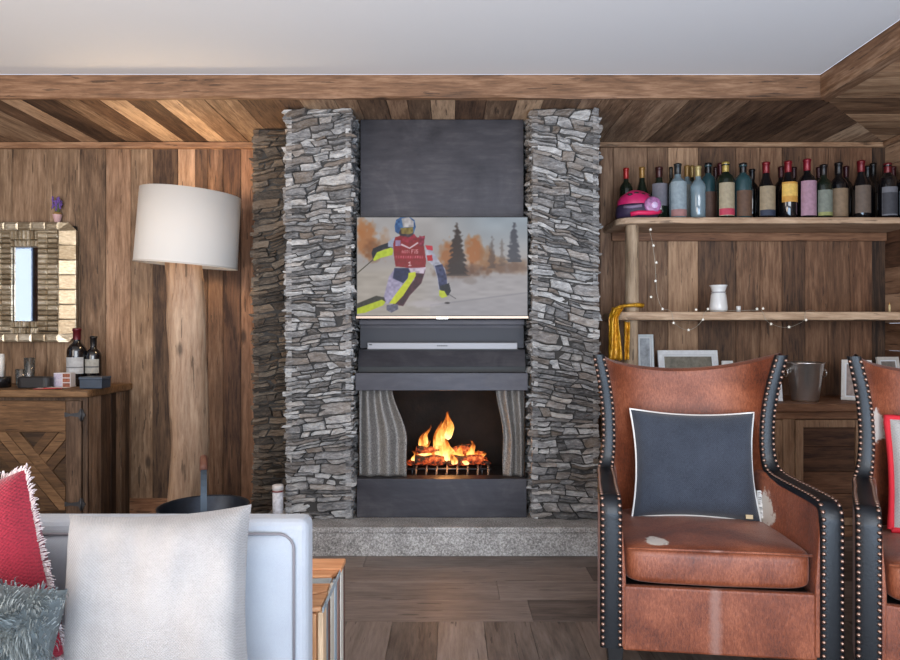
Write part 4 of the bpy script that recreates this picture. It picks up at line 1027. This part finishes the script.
# fairy lights
sl = thing('string_lights', 'fine wire of little white star fairy lights draped over the middle shelf', 'fairy lights', (1.1, 3.80, 1.243))
def slp(px, py, d): return Vector(((px-450)*d/F-1.1, d-3.80, CZ-(py-330)*d/F-1.243))
path = [(649,229,3.80),(651,236,3.80),(653,247,3.80),(655,263,3.80),(656,280,3.80),(657,294,3.79),(660,304,3.78),(663,309.0,3.775),(671,311.2,3.752),(674,322,3.748),(681,328,3.748),(689,330,3.748),(697,326,3.748),(702,320,3.748),(706,311.0,3.752),(718,310.5,3.80),(740,310.5,3.80),(757,310.2,3.78),(762,311,3.752),(766,320,3.748),(772,324,3.748),(781,327,3.748),(790,327,3.748),(798,324,3.748),(804,320,3.748),(806,311,3.752),(815,310.5,3.80)]
P3 = [slp(*q) for q in path]
sm = []
for i in range(len(P3)-1):
    a = P3[max(0, i-1)]; b = P3[i]; c = P3[i+1]; d = P3[min(len(P3)-1, i+2)]
    for k in range(4):
        u = k/4; sm.append(.5*((2*b)+(c-a)*u+(2*a-5*b+4*c-d)*u*u+(3*b-a-3*c+d)*u**3))
sm.append(P3[-1]); MB().tube(sm, .0011, 5).build('wire', plain('silver wire', (170,164,150), .4, .6), sl)
star = plain('frosted star', (226,222,212), .3, emis=((240,234,220), .15))
star_me = None
for (px, py, d) in ((650.5,229.5,3.797),(653.5,245.5,3.797),(656.3,262.5,3.797),(655.5,281,3.797),(651,297,3.797),(662.5,309,3.775),(696,309.6,3.775),(708,309,3.775),(673.5,323,3.744),(688.5,330,3.744),(703,319.5,3.744),(757,309,3.78),(763,308.5,3.79),(771,324,3.744),(789,327,3.744),(806,320,3.744)):
    if star_me is None:
        mb = MB(); vs = []
        for k in range(10): r_ = .0085 if k % 2 == 0 else .004; vs.append((r_*math.sin(PI*k/5), r_*math.cos(PI*k/5)))
        mb.prism(vs, -.003, .003); o = mb.build('star_bulb', star, sl); star_me = o.data
    else:
        o = bpy.data.objects.new('star_bulb', star_me); C.objects.link(o); o.parent = sl
    o.location = slp(px, py, d)
# gold ribbon over the left end of the middle shelf
rb = thing('gold_ribbon', 'crumpled shiny gold ribbon hanging from the left end of the middle shelf', 'ribbon', (.95, 3.80, 1.243))
def gold():
    m, nt, p = new_mat('gold foil'); n = noise_(nt, vm(nt, 'MULTIPLY', objc(nt), (1,1,.5)), 60, 3, .6, .6)
    ln(nt, ramp(nt, n, [(.3, lin(150,96,10)), (.7, lin(236,180,50))]), p.inputs['Base Color']); p.inputs['Metallic'].default_value = .35; p.inputs['Roughness'].default_value = .34; bump(nt, p, n, .4, .004); return m
M['gold'] = gold()
def ribbon(pts, name, ph):
    mb = MB(); n = len(pts)-1
    def fn(u, v):
        f = v*n; i = min(int(f), n-1); k = f-i; a, b = pts[i], pts[i+1]
        px = a[0]+(b[0]-a[0])*k; py = a[1]+(b[1]-a[1])*k; d = a[2]+(b[2]-a[2])*k; w_ = a[3]+(b[3]-a[3])*k
        q = slp(px+(u-.5)*w_, py, d) + Vector((1.1-.95, 0, 0)); q.y += .010*math.sin(u*9+ph+v*3)+.006*mn.noise(Vector((u*6, v*9, ph))); q.z += .003*math.sin(u*14)
        return q
    mb.grid(fn, 16, 30); o = mb.build(name, M['gold'], rb, recalc=False); s_ = o.modifiers.new('s', 'SOLIDIFY'); s_.thickness = .0012
ribbon([(618,308,3.765,12),(613.5,318,3.735,9),(614,330,3.735,9.5),(615,345,3.735,12),(615.5,360,3.735,14)], 'hanging_tail', .2)
ribbon([(627,322,3.735,5),(627,340,3.735,5.5),(627,360,3.735,6)], 'second_tail', 2.2)
mb = MB(); mb.tube([slp(x, y, d)+Vector((.15,0,0)) for x, y, d in ((612,315,3.738),(614,309,3.745),(620,306.5,3.765),(628,305.5,3.768),(636,305,3.77),(642,305.5,3.78))], lambda u: .010+.016*u, 10, flat=.55); mb.build('knot', M['gold'], rb)

def frame(label, px0, px1, pyt, z0, d, border, fcol, pic, tilt=8, rz=0, mat=None):
    s_ = F/d; w_ = (px1-px0)/s_; h = (CZ-(pyt-330)/s_-z0)
    t = thing('framed_photograph', label, 'photo frame', (((px0+px1)/2-450)/s_, d, z0+.002), math.radians(rz), None); t.rotation_euler = (math.radians(-tilt), 0, math.radians(rz))
    fm = plain('frame paint', fcol, .5, var=.12, vscale=30); b = border
    mb = MB(); mb.box((-w_/2, -.008, 0), (w_/2, .008, b)); mb.box((-w_/2, -.008, h-b), (w_/2, .008, h)); mb.box((-w_/2, -.008, b), (-w_/2+b, .008, h-b)); mb.box((w_/2-b, -.008, b), (w_/2, .008, h-b))
    mb.build('frame', fm, t, bevel=.002)
    o = MB().box((-w_/2+b*.9, -.002, b*.9), (w_/2-b*.9, .004, h-b*.9)).build('mount', plain('mount', mat or (208,210,212), .6), t)
    i = b*1.45
    MB().box((-w_/2+i, -.0032, i), (w_/2-i, -.001, h-i)).build('photograph', plain('photo print', pic, .3, var=.45, vscale=26), t)
ZC = .735
frame('white portrait photo frame standing right behind the log post', 637.5, 655, 334.5, ZC, 3.985, .016, (196,202,204), (134,140,146), 6)
frame('wide white photo frame on the cabinet behind the nearer armchair', 660.5, 721, 350, ZC, 3.93, .026, (214,216,218), (112,108,96), 12)
frame('small white frame barely showing above the right shoulder of the armchair back', 724, 735, 361, ZC, 3.86, .014, (206,206,204), (120,120,124), 9)
frame('white photo frame leaning between the armchair and the metal ice bucket', 763, 782.5, 360, ZC, 3.76, .018, (220,222,224), (118,122,132), 9)
frame('whitewashed frame turned sideways behind the second armchair', 843, 869, 360, ZC, 3.80, .018, (206,202,196), (130,112,104), 10, -35)
frame('small frame at the far right behind the second armchair', 880, 905, 357, ZC, 3.86, .018, (190,184,176), (120,112,104), 9, 10)
# ice bucket
ib = thing('ice_bucket', 'polished hammered metal ice bucket with ring handles on the cabinet', 'bucket', (bx_(805, 3.80), 3.80, ZC))
m, nt, p = new_mat('hammered metal'); vo = N(nt, 'ShaderNodeTexVoronoi'); vo.inputs['Scale'].default_value = 62; ln(nt, objc(nt), vo.inputs['Vector'])
p.inputs['Base Color'].default_value = (*lin(214,210,206), 1); p.inputs['Metallic'].default_value = .93; p.inputs['Roughness'].default_value = .28; bump(nt, p, vo.outputs['Distance'], .25, .003)
MB().lathe([(0, .003), (.066, 0), (.070, .01), (.098, .215), (.103, .22), (.096, .222), (.093, .21), (.064, .014), (0, .012)], n=40).build('bucket_body', m, ib)
for sg in (-1, 1):
    MB().tube([(sg*.093, 0, .175), (sg*.104, 0, .178)], .008, 8).build('lug', m, ib)
    q = [(sg*(.107+.003), .022*math.sin(2*PI*k/20), .160+.022*math.cos(2*PI*k/20)) for k in range(21)]
    MB().tube(q, .0035, 6, up=(1,0,0)).build('ring_handle', m, ib)

# ------------------------------------------------------------------ things on the sideboard
ZS = .813
bottle('larger red wine bottle with maroon capsule on the sideboard', (bx_(77, 3.88), 3.88, ZS), CZ+(330-328)*3.88/F-ZS, 9.2*3.88/F, 'black', (112,26,40), (186,188,190), .22, .5, 'bordeaux', 'red wine bottles on the sideboard', ((120,120,124),.35,.42))
bottle('smaller wine bottle with black capsule on the sideboard', (bx_(93.5, 3.90), 3.90, ZS), CZ+(330-336)*3.90/F-ZS, 7.6*3.9/F, 'black', (30,28,30), (168,166,158), .26, .54, 'bordeaux', 'red wine bottles on the sideboard', ((96,96,98),.4,.5))
def sbox(name, label, cat, px0, px1, py0, d, dep, mat, rz=0, bev=.004):
    s_ = F/d; w_ = (px1-px0)/s_; h = CZ-(py0-330)/s_-ZS
    o = MB().box((-w_/2, 0, 0), (w_/2, dep, h)).build(name, mat, bevel=bev); o.location = (((px0+px1)/2-450)/s_, d, ZS+.001); o.rotation_euler = (0, 0, math.radians(rz)); tag(o, label, cat); return o
t = thing('gift_box', 'dark blue box with lighter lid on the right end of the sideboard', 'box', (bx_(90.5, 3.70), 3.70, ZS+.001), 0)
MB().box((-.062, 0, 0), (.062, .10, .05)).build('box_body', plain('slate blue card', (48,62,78), .5, var=.2), t, bevel=.003); MB().box((-.066, -.003, .05), (.064, .103, .064)).build('lid', plain('grey blue lid', (62,74,88), .5), t, bevel=.003)
t = thing('photo_box', 'small white box with pictures on its side beside the wine bottles', 'box', (bx_(62, 3.78), 3.78, ZS+.001), 0)
MB().box((-.048, 0, 0), (.048, .06, .082)).build('box_body', plain('white card box', (198,194,196), .5), t, bevel=.002)
mb = MB()
for i, (a, b) in enumerate(((.002,.024), (.029,.051), (.056,.078))): mb.box((.004, -.001, a), (.045, .001, b), (.5,.5,.5))
mb.build('picture_print', plain('brown red print', (136,78,56), .5, var=.6, vscale=70), t)
mb = MB()
for i, (a, b) in enumerate(((.002,.04), (.044,.078))): mb.box((-.045, -.001, a), (-.001, .001, b))
mb.build('text_print', plain('pale violet print', (176,168,184), .5, var=.25, vscale=120), t)
t = thing('portable_speaker', 'low black oval portable speaker on the sideboard below the mirror', 'speaker', (bx_(32, 3.72), 3.72, ZS+.001), 0)
q = [(-.062+.034*math.cos(a), .034+.034*math.sin(a)) for a in [PI/2+PI*k/10 for k in range(11)]] + [(.062+.034*math.cos(a), .034+.034*math.sin(a)) for a in [-PI/2+PI*k/10 for k in range(11)]]
MB().prism(q, 0, .06, plane='xy').build('body', plain('black mesh', (30,30,33), .5, bumps=(400,.5,.001)), t, bevel=.005); MB().prism([(a*.92, .034+(b-.034)*.85) for a, b in q], .06, .063, plane='xy').build('top_plate', M['black'], t)
for i, (px, py, rz, lab, col) in enumerate(((47, 3.70, 12, 'pink and white card lying open in front of the portable speaker', (196,120,116)), (57, 3.705, -8, 'red edged white card lying nearest the picture box', (200,170,166)))):
    t = thing('card', lab, 'card', (bx_(px, py), py, ZS+.0015+i*.003), math.radians(rz), 'cards on the sideboard')
    MB().box((-.055, -.035, 0), (.055, .035, .0022)).build('paper', plain('card paper', (214,204,200), .6), t); MB().box((-.055, -.036, .0), (.055, -.020, .0026)).build('red_band', plain('card red', (172,60,58), .6), t)
glm = glass_mat('drinking glass', (235,240,240), .95, .03)
for px, dd, h, lab in ((21, 3.84, .10, 'short clear glass on the sideboard, nearer the white candle'), (29.5, 3.86, .165, 'tall clear glass on the sideboard, nearer the wine bottles')):
    o = MB().lathe([(0, .004), (.022, 0), (.026, .01), (.029, h), (.0275, h), (.0245, .012), (0, .012)], n=24).build('drinking_glass', glm); o.location = (bx_(px, dd), dd, ZS+.001); tag(o, lab, 'glass', 'clear glasses on the sideboard')
t = thing('pillar_candle', 'white candle in a black holder at the left end of the sideboard', 'candle', (bx_(0, 3.80), 3.80, ZS+.001))
MB().lathe([(.055, 0), (.055, .055), (.05, .06), (.03, .06)], n=28).build('holder', plain('black holder', (22,22,24), .25), t); MB().lathe([(.023, .06), (.023, .188), (.018, .19)], n=20).build('wax', plain('white wax', (220,220,216), .4), t)
MB().tube([(0,0,.19),(0,0,.198)], .0012, 5).build('wick', M['black'], t)

# ------------------------------------------------------------------ armchairs
def pillow_mb(w_, h, th, nu=34, nv=34, bow=.06, seed=0, wr=.006, mi=0, k=.5):
    mb = MB()
    def side(sg):
        def fn(u, v):
            a = u*2-1; b = v*2-1
            x = a*w_/2*(1-bow*(1-a*a)*0 - bow*(1-b*b)*abs(a)**3); z = b*h/2*(1-bow*(1-a*a)*abs(b)**3)
            t = th/2*((1-a**4)*(1-b**4))**k
            t += wr*mn.noise(Vector((x*9+seed, z*9, sg*3)))*((1-a*a)*(1-b*b))**.3 + wr*.8*mn.noise(Vector((x*26+seed, z*8, sg*7)))*((1-a*a)*(1-b*b))**.5*(abs(a)+abs(b))
            return (x, sg*t, z)
        return fn
    mb.grid(side(-1), nu, nv, mi=mi); mb.grid(side(1), nu, nv, mi=mi, flip=True)
    rim = []
    f = side(-1)
    for (u0, v0, u1, v1) in ((0,0,1,0),(1,0,1,1),(1,1,0,1),(0,1,0,0)):
        for j in range(24): q = j/24; rim.append(Vector(f(u0+(u1-u0)*q, v0+(v1-v0)*q)))
    rim = [Vector((p.x, 0, p.z)) for p in rim]; rim.append(rim[0])
    return mb, rim
def armchair(label, loc, rz, patches, seat_patches, wing_scale=1.0):
    ch = thing('wingback_armchair', label, 'armchair', loc, rz, 'cowhide wingback armchairs')
    hide = cowhide('cowhide', patches); hide_s = cowhide('cowhide seat', seat_patches, None); hide_f = cowhide('cowhide apron', [], -.01)
    def pth(k):                       # band centre line: k in 0..1 over key points (y, z, xcentre, halfwidth)
        K_ = [(0,.10,.341,.035),(0,.30,.341,.035),(0,.50,.341,.035),(.002,.55,.341,.035),(.018,.578,.341,.035),(.06,.588,.340,.035),(.18,.590,.333,.035),(.30,.592,.322,.034),(.38,.594,.318,.033),(.425,.604,.313,.031),(.447,.640,.304,.028),(.452,.71,.298,.026),(.450,.80,.300,.025),(.444,.88,.308,.025),(.434,.96,.322,.024),(.424,1.045,.341,.022)]
        f = k*(len(K_)-1); i = min(int(f), len(K_)-2); t = f-i
        a = K_[max(0, i-1)]; b = K_[i]; c = K_[i+1]; d = K_[min(len(K_)-1, i+2)]
        return [.5*((2*b[j])+(c[j]-a[j])*t+(2*a[j]-5*b[j]+4*c[j]-d[j])*t*t+(3*b[j]-a[j]-3*c[j]+d[j])*t**3) for j in range(4)]
    nails = []
    for sg in (-1, 1):
        SAM = [pth(i/90) for i in range(91)]
        mb = MB(); vs = []; fs = []
        for i, (y, z, xc_, hw) in enumerate(SAM):
            a = SAM[max(0, i-1)]; b = SAM[min(90, i+1)]
            d = Vector((0, b[0]-a[0], b[1]-a[1])).normalized(); nrm = Vector((0, -d.z, d.y))
            ring = [(-1, -.014), (-1, .002), (-.8, .007), (-.3, .0095), (.3, .0095), (.8, .007), (1, .002), (1, -.014)]
            for (e, o_) in ring: vs.append(Vector((sg*xc_+e*hw, y, z))+nrm*o_)
        for i in range(90):
            for k in range(7): fs.append((i*8+k, i*8+k+1, i*8+8+k+1, i*8+8+k))
        mb.add(vs, fs, smooth=True); mb.build('leather_trim', M['leather'], ch)
        # nails by arc length
        L = [0]
        for i in range(1, 91): L.append(L[-1]+math.hypot(SAM[i][0]-SAM[i-1][0], SAM[i][1]-SAM[i-1][1]))
        s0 = .012
        while s0 < L[-1]-.005:
            i = max(j for j in range(91) if L[j] <= s0); j = min(90, i+1)
            k = (s0-L[i])/max(1e-9, (L[j]-L[i])); q = [SAM[i][m_]+(SAM[j][m_]-SAM[i][m_])*k for m_ in range(4)]
            d = Vector((0, SAM[j][0]-SAM[max(0,i-1)][0], SAM[j][1]-SAM[max(0,i-1)][1])).normalized(); nrm = Vector((0, -d.z, d.y))
            for e in (-.78, .78): nails.append((Vector((sg*q[2]+e*q[3], q[0], q[1]))+nrm*.0065, nrm))
            s0 += .0215
        # arm panel
        A = [p_ for p_ in SAM if True]
        ys = [0.004, .03, .08, .16, .24, .32, .39, .43, .50, .56]
        def top(y):
            best = [p_ for p_ in SAM if p_[1] >= .5 and p_[1] < .62]
            if y >= .42: return .60
            best = min(best, key=lambda p_: abs(p_[0]-y)); return best[1]-.006
        def xcn(y): return .341-.046*smooth(.05, .55, y)
        mb = MB(); vs = []; fs = []
        for y in ys:
            c = sg*xcn(y); hw = .034 if y < .2 else .031; zt2 = top(y)
            bul = .014
            vs += [(c-hw-(bul if sg > 0 else 0), y, .10), (c-hw-(bul if sg > 0 else 0), y, (zt2+.1)/2), (c-hw*.98, y, zt2-.008), (c-hw*.7, y, zt2), (c+hw*.7, y, zt2), (c+hw*.98, y, zt2-.008), (c+hw+(bul if sg < 0 else 0), y, (zt2+.1)/2), (c+hw+(bul if sg < 0 else 0), y, .10)]
        n = len(ys)
        for i in range(n-1):
            for k in range(8): fs.append((i*8+k, i*8+(k+1) % 8, i*8+8+(k+1) % 8, i*8+8+k))
        fs += [tuple(range(8)), tuple(range((n-1)*8, n*8))]
        mb.add(vs, fs, smooth=False); o = mb.build('arm', hide, ch, bevel=.006)
    # backrest shell with wings
    def wing(z):
        zz = max(.68, min(1.045, z)); K2 = [pth(k/120) for k in range(60, 121)]
        q = min(K2, key=lambda p_: abs(p_[1]-zz)); return q[2], q[0]
    Wc = {}
    def ww(z):
        k = round(z, 3)
        if k not in Wc: Wc[k] = wing(k)
        return Wc[k]
    def ztop(u): return .968+.074*abs(u)**1.9
    def shell(off, out):
        def fn(uu, v):
            u = uu*2-1; z = .30+(ztop(u)-.30)*v; xw, yw = ww(z)
            xw = xw-.016+ (off*.30 if out else 0); yc = .585+.05*smooth(.4, 1.0, z)+off; yw2 = yw+.004
            au = abs(u)
            y = yc-(yc-yw2-(0 if not out else 0))*au**(2.6 if not out else 4.0); x = xw*(math.sin(u*1.35)/math.sin(1.35))
            return Vector((x, y-.018*math.cos(u*PI/2)*smooth(.4,.6,z)*(1-smooth(.8,1.0,z))*(0 if out else 1), z))
        return fn
    fi, fo = shell(0, False), shell(.075, True)
    mb = MB(); mb.grid(fi, 44, 26, flip=True); mb.grid(fo, 44, 26)
    mb.grid(lambda u, v: fi(u, 1).lerp(fo(u, 1), v)+Vector((0, 0, .012*math.sin(PI*v))), 44, 6)
    mb.grid(lambda u, v: fi(0, u).lerp(fo(0, u), v), 26, 2); mb.grid(lambda u, v: fi(1, u).lerp(fo(1, u), v), 26, 2)
    mb.build('backrest', hide, ch, recalc=True)
    # seat cushion
    mb = MB(); nx, nyy = 26, 22
    hwx = .297
    def seat(u, v):
        # closed superellipsoid
        th = (u-.5)*2*PI; ph = (v-.5)*PI
        sgn = lambda a, e: math.copysign(abs(a)**e, a)
        cx_ = sgn(math.cos(ph), .22)
        x = hwx*cx_*sgn(math.cos(th), .18); y = .325+.315*cx_*sgn(math.sin(th), .18); z = .360+.060*sgn(math.sin(ph), .35)
        if z > .35: z += .012-.04*max(0, y-.05)+.012*(1-(x/hwx)**2)*(1-((y-.325)/.315)**2)
        y -= .010*(1-(x/hwx)**2)*(1 if y < .1 else 0)
        return (x, y, z + .004*mn.noise(Vector((x*7, y*7, 2))))
    mb.grid(seat, 72, 34); sc_ = mb.build('seat_cushion', hide_s, ch)
    rim = [(-hwx+.010, .014, .421), (-.14, .004, .426), (0, .001, .427), (.14, .004, .426), (hwx-.010, .014, .421)]
    MB().tube(rim, .004, 6).build('seam_piping', hide_f, sc_)
    # front apron and base
    mb = MB(); mb.box((-.303, .012, .085), (.303, .04, .298)); mb.build('apron', hide_f, ch, bevel=.008)
    MB().box((-.29, .042, .10), (.29, .60, .29)).build('base', M['black'], ch)
    for sx_ in (-1, 1):
        for y, lean in ((.045, 0), (.56, .03)):
            mb = MB(); a, b = .028, .019; x = sx_*(.325 if y < .1 else .255); vs = []
            for (r_, z, dy) in ((a, .10, 0), (b, .0, lean)): vs += [(x-r_, y-r_+dy, z), (x+r_, y-r_+dy, z), (x+r_, y+r_+dy, z), (x-r_, y+r_+dy, z)]
            mb.add(vs, [(0,1,2,3),(7,6,5,4),(0,4,5,1),(1,5,6,2),(2,6,7,3),(3,7,4,0)]); mb.build('leg', M['legwood'], ch, bevel=.003)
    # nailheads: nearest 100 as parts, the rest together
    me0 = None
    RT = Matrix.Rotation(rz, 3, 'Z'); cp = Vector((0, 0, CZ))
    nails.sort(key=lambda q: ((RT @ q[0]+Vector(loc))-cp).length)
    def nailverts(p_, nrm, mb):
        m3 = nrm.to_track_quat('Z', 'Y').to_matrix()
        mb.lathe([(.0072, 0), (.0066, .0024), (.0040, .0046), (0.0003, .0055)], p_, 8, mat=m3)
    for p_, nrm in nails[:100]:
        if me0 is None:
            mb = MB(); nailverts(Vector((0,0,0)), Vector((0,0,1)), mb); o = mb.build('nailhead', M['nail'], ch); me0 = o.data
        else:
            o = bpy.data.objects.new('nailhead', me0); C.objects.link(o); o.parent = ch
        o.location = p_; o.rotation_euler = nrm.to_track_quat('Z', 'Y').to_euler()
    mb = MB()
    for p_, nrm in nails[100:]: nailverts(p_, nrm, mb)
    o = mb.build('nailheads', M['nail'], ch); o['kind'] = 'stuff'
    return ch
def cfront(x0, y0, rz, w_=.73):                # place by the left front corner
    return (x0+math.cos(rz)*w_/2, y0+math.sin(rz)*w_/2, 0)
rz1 = math.radians(-7)
ch1 = armchair('brown cowhide wingback armchair holding the slate blue cushion, facing the room', cfront(.492, 2.185, rz1, .756), rz1, [((.30,.40,.46),.085),((.345,.30,.46),.03)], [((-.185,.075,.42),.042), ((-.285,.02,.30),.02)])
rz2 = math.radians(-26)
ch2 = armchair('second brown cowhide armchair cut off by the right edge, with a red edged cushion', cfront(1.262, 2.06, rz2, .742), rz2, [((-.28,.30,.50),.12),((-.25,.50,.78),.07),((-.26,.48,1.06),.05),((-.14,.56,1.045),.045),((-.02,.6,1.03),.045)], [((.1,.2,.42),.05)])
def cushion(label, name, parent_loc, w_, h, th, mat, pipe, rx, ry, rz, pr_=.005, seed=0, bow=.05, group=None, wr=.006):
    t = thing(name, label, 'cushion', parent_loc, 0, group); t.rotation_euler = (rx, ry, rz)
    mb, rim = pillow_mb(w_, h, th, seed=seed, bow=bow, wr=wr)
    mb.build('cover', mat, t)
    if pipe: MB().tube(rim, pr_, 6, up=(0,1,0), cap=False).build('piping', pipe, t)
    return t, rim
def chpt(ch, x, y, z): 
    r = ch.rotation_euler.z; l = ch.location
    return (l.x+x*math.cos(r)-y*math.sin(r), l.y+x*math.sin(r)+y*math.cos(r), z)
c1, rim = cushion('slate blue square cushion with white piping leaning in the armchair', 'cushion', chpt(ch1, .025, .455, .617), .475, .42, .15, M['grayfab'], M['piping'], math.radians(-15), math.radians(1), rz1, .0045, 3, .09)
MB().box((.17, -.045, -.195), (.195, -.041, -.18)).build('care_tag', plain('beige tag', (196,176,140), .7), c1)
mb = MB()
for k in range(46):
    a = Vector((.228, -.0, -.09-k*.0022)); mb.tube([a, a+Vector((.012, -.004, R.uniform(-.006,.004))), a+Vector((R.uniform(.018,.03), -.006, -.012+R.uniform(-.006,.004)))], .0015, 4)
mb.build('fringe', M['piping'], c1)
c2, rim = cushion('pale grey cushion with broad red border in the second armchair', 'cushion', chpt(ch2, -.01, .455, .625), .44, .40, .13, M['greyfab2'], M['redpipe'], math.radians(-15), 0, rz2, .013, 8)

# ------------------------------------------------------------------ sofa with its cushions
SY = 1.5; SF = F/SY; sxr = (313-450)*1.57/F; stz = CZ-(512-330)*1.58/F
so = thing('sofa', 'off-white upholstered sofa with piped backrest in the left foreground', 'sofa', (sxr, SY, 0))
mb = MB()
mb.box((-1.9, .012, .10), (0, .085, stz)); mb.build('backrest_frame', M['linen'], so, bevel=.022, seg=4)
mb = MB(); w_ = .030
def panel(u, v):
    x = -1.86+(1.86-w_)*u; z = .30+(stz-w_-.30)*v
    e = min((1-u)*(1.86-w_), (1-v)*(stz-w_-.30)); e = min(1, e/.05)
    return (x, .012-.022*(e**.5), z)
mb.grid(panel, 60, 24); mb.build('back_cushion', M['linen'], so, recalc=False)
r_ = .035; q = [(-1.86, .006, stz-w_)] + [(-1.86+(1.86-w_-r_)*k/10, .006, stz-w_) for k in range(1, 11)] + [(-w_-r_+r_*math.sin(a), .006, stz-w_-r_+r_*math.cos(a)) for a in [PI/2*k/8 for k in range(1, 9)]] + [(-w_, .006, .32)]
MB().tube(q, .003, 8).build('piping', M['piping_dark'], so)
MB().box((-1.9, -.62, .10), (-.0, .01, .30)).build('seat_base', M['linen'], so, bevel=.02)
MB().box((-1.88, -.63, .301), (-.005, .0, .37)).build('seat_cushion', M['linen'], so, bevel=.02, seg=3)
for x in (-1.8, -.08):
    for y in (-.55, .05): MB().lathe([(.02, 0), (.028, .10)], (x, y, 0), 12).build('leg', M['legwood'], so)
def at_(px, py, d): return ((px-450)*d/F, d, CZ-(py-330)*d/F)
cp_, rim = cushion('large plain oatmeal linen cushion leaning on the sofa back', 'cushion', at_(159, 604, 1.375), .378, .380, .15, M['pillowlinen'], None, math.radians(-10), math.radians(-2.5), math.radians(3), .002, 21, .07, None, .020)
# red wool cushion with frayed edge
cr_, rim = cushion('raspberry red woven wool cushion with frayed white edge at far left', 'cushion', (-1.000, 1.36, .612), .38, .38, .13, M['redwool'], None, math.radians(-8), math.radians(-19), math.radians(-4), .002, 31, .03)
mb = MB()
for i in range(len(rim)-1):
    for j in range(9):
        p_ = rim[i].lerp(rim[i+1], j/9); o_ = Vector((p_.x, 0, p_.z)).normalized()
        d = o_*R.uniform(.008, .016)+Vector((R.uniform(-.005,.005), R.uniform(-.006,.006), R.uniform(-.005,.005)))
        mb.tube([p_-o_*.004, p_+d*.6, p_+d+Vector((0, R.uniform(-.003,.003), -.002))], .0012, 3)
o = mb.build('fringe', plain('frayed wool', (206,190,188), .9), cr_)
# grey fur cushion
cf = thing('fur_cushion', 'shaggy grey fur cushion in the bottom left corner', 'cushion', at_(-32, 656, 1.22)); cf.rotation_euler = (math.radians(-12), math.radians(8), 0)
mb, rim = pillow_mb(.30, .27, .15, seed=5); mb.build('cover', plain('grey hide', (96,102,102), .9), cf)
mb = MB()
for k in range(5200):
    u = R.uniform(-1, 1); v = R.uniform(-1, 1)
    x = u*.15; z = v*.135; y = -.075*((1-u**4)*(1-v**4))**.5
    nrm = Vector((u*abs(u)*.9, -.8, v*abs(v)*.9)).normalized(); L = R.uniform(.022, .045)
    cl = Vector((mn.noise(Vector((x*30, z*30, 1))), -.2, mn.noise(Vector((x*30, z*30, 7)))-.35))*.9
    p0 = Vector((x, y, z)); p1 = p0+nrm*L*.5+cl*L*.2; p2 = p0+nrm*L*.8+cl*L*.75; b = R.uniform(.2, 1)
    sd = nrm.cross(cl).normalized()*.0014
    mb.add([p0-sd, p0+sd, p1+sd*.8, p1-sd*.8, p2], [(0,1,2,3),(3,2,4)], (b, b, b), 0, True)
m, nt, p = new_mat('grey fur'); at = N(nt, 'ShaderNodeAttribute', attribute_name='tone')
ln(nt, ramp(nt, at.outputs['Color'], [(0, lin(58,64,66)), (.6, lin(128,136,136)), (1, lin(184,190,188))]), p.inputs['Base Color']); p.inputs['Roughness'].default_value = .6
o = mb.build('fur', m, cf, recalc=False); o['kind'] = 'stuff'

# ------------------------------------------------------------------ side table made of split timber
TX, TF, TBk, TH = -.315, 1.655, 2.01, .45
tb = thing('side_table', 'block side table of split orange and whitewashed wood beside the sofa', 'side table', (TX, TF, 0))
orange = wood('split orange wood', 0, (140,88,56), (190,136,94), (218,176,134), warm=(196,140,98), knots=False, tonevar=.3); orz = wood('split orange wood upright', 2, (150,108,72), (190,148,108), (216,182,146), warm=(190,150,112), knots=False, tonevar=.3)
whit = wood('whitewashed wood', 2, (150,144,130), (204,198,182), (232,228,218), knots=False, tonevar=.3); blu = wood('blue grey wood', 2, (94,104,112), (144,156,164), (190,200,204), knots=False, tonevar=.3)
blx = wood('blue grey wood flat', 0, (94,104,112), (144,156,164), (190,200,204), knots=False, tonevar=.3)
brn = wood('red brown wood', 2, (84,58,50), (124,92,80), (150,120,108), knots=False)
MB().box((-.42, .016, 0.001), (-.016, .345, TH-.016)).build('core', orz, tb)
def piece(name, poly, a, b, mat, plane):
    MB().prism(poly, a, b, tone(), plane=plane).build(name, mat, tb, bevel=.003)
# top: planks and wedges, drawn from above (x, y)
zt3 = TH
for poly, mat, dz in (([(-.42,.262),(0,.268),(0,.355),(-.42,.355)], orange, 0), ([(-.42,.205),(-.10,.213),(-.02,.222),(-.004,.262),(-.42,.257)], orange, -.003), ([(-.42,.160),(-.016,.170),(-.016,.215),(-.10,.208),(-.42,.200)], blx, -.006),
                      ([(-.42,.075),(-.06,.082),(-.012,.118),(-.012,.164),(-.42,.155)], orange, -.002), ([(-.42,.0),(-.05,.0),(-.008,.012),(-.008,.112),(-.058,.077),(-.42,.070)], orange, -.004), ([(-.003,.0),(.0,.0),(.0,.26),(-.003,.26)], blx, 0)):
    piece('top_timber', poly, TH-.015, zt3+dz, mat, 'xy')
# side facing right: upright strips (y, z)
for i_, (a, b, mat, h) in enumerate(((0,.05,whit,.44),(.051,.085,blu,.438),(.086,.125,brn,.43),(.126,.185,whit,.444),(.186,.225,blu,.44),(.226,.262,brn,.438),(.263,.318,whit,.447),(.319,.355,brn,.445))):
    piece('side_timber', [(a, .001), (b, .001), (b-.004, h), (a+.003, h-.006)], -.015, R.uniform(-.004, .0), mat, 'yz')
for a, b in ((-.42,-.33),(-.329,-.22),(-.219,-.10),(-.099,-.016)):
    piece('front_timber', [(a, .001), (b-.001, .001), (b-.003, .432), (a, .434)], 0, .0155, R.choice((orz, orz, whit)), 'xz')
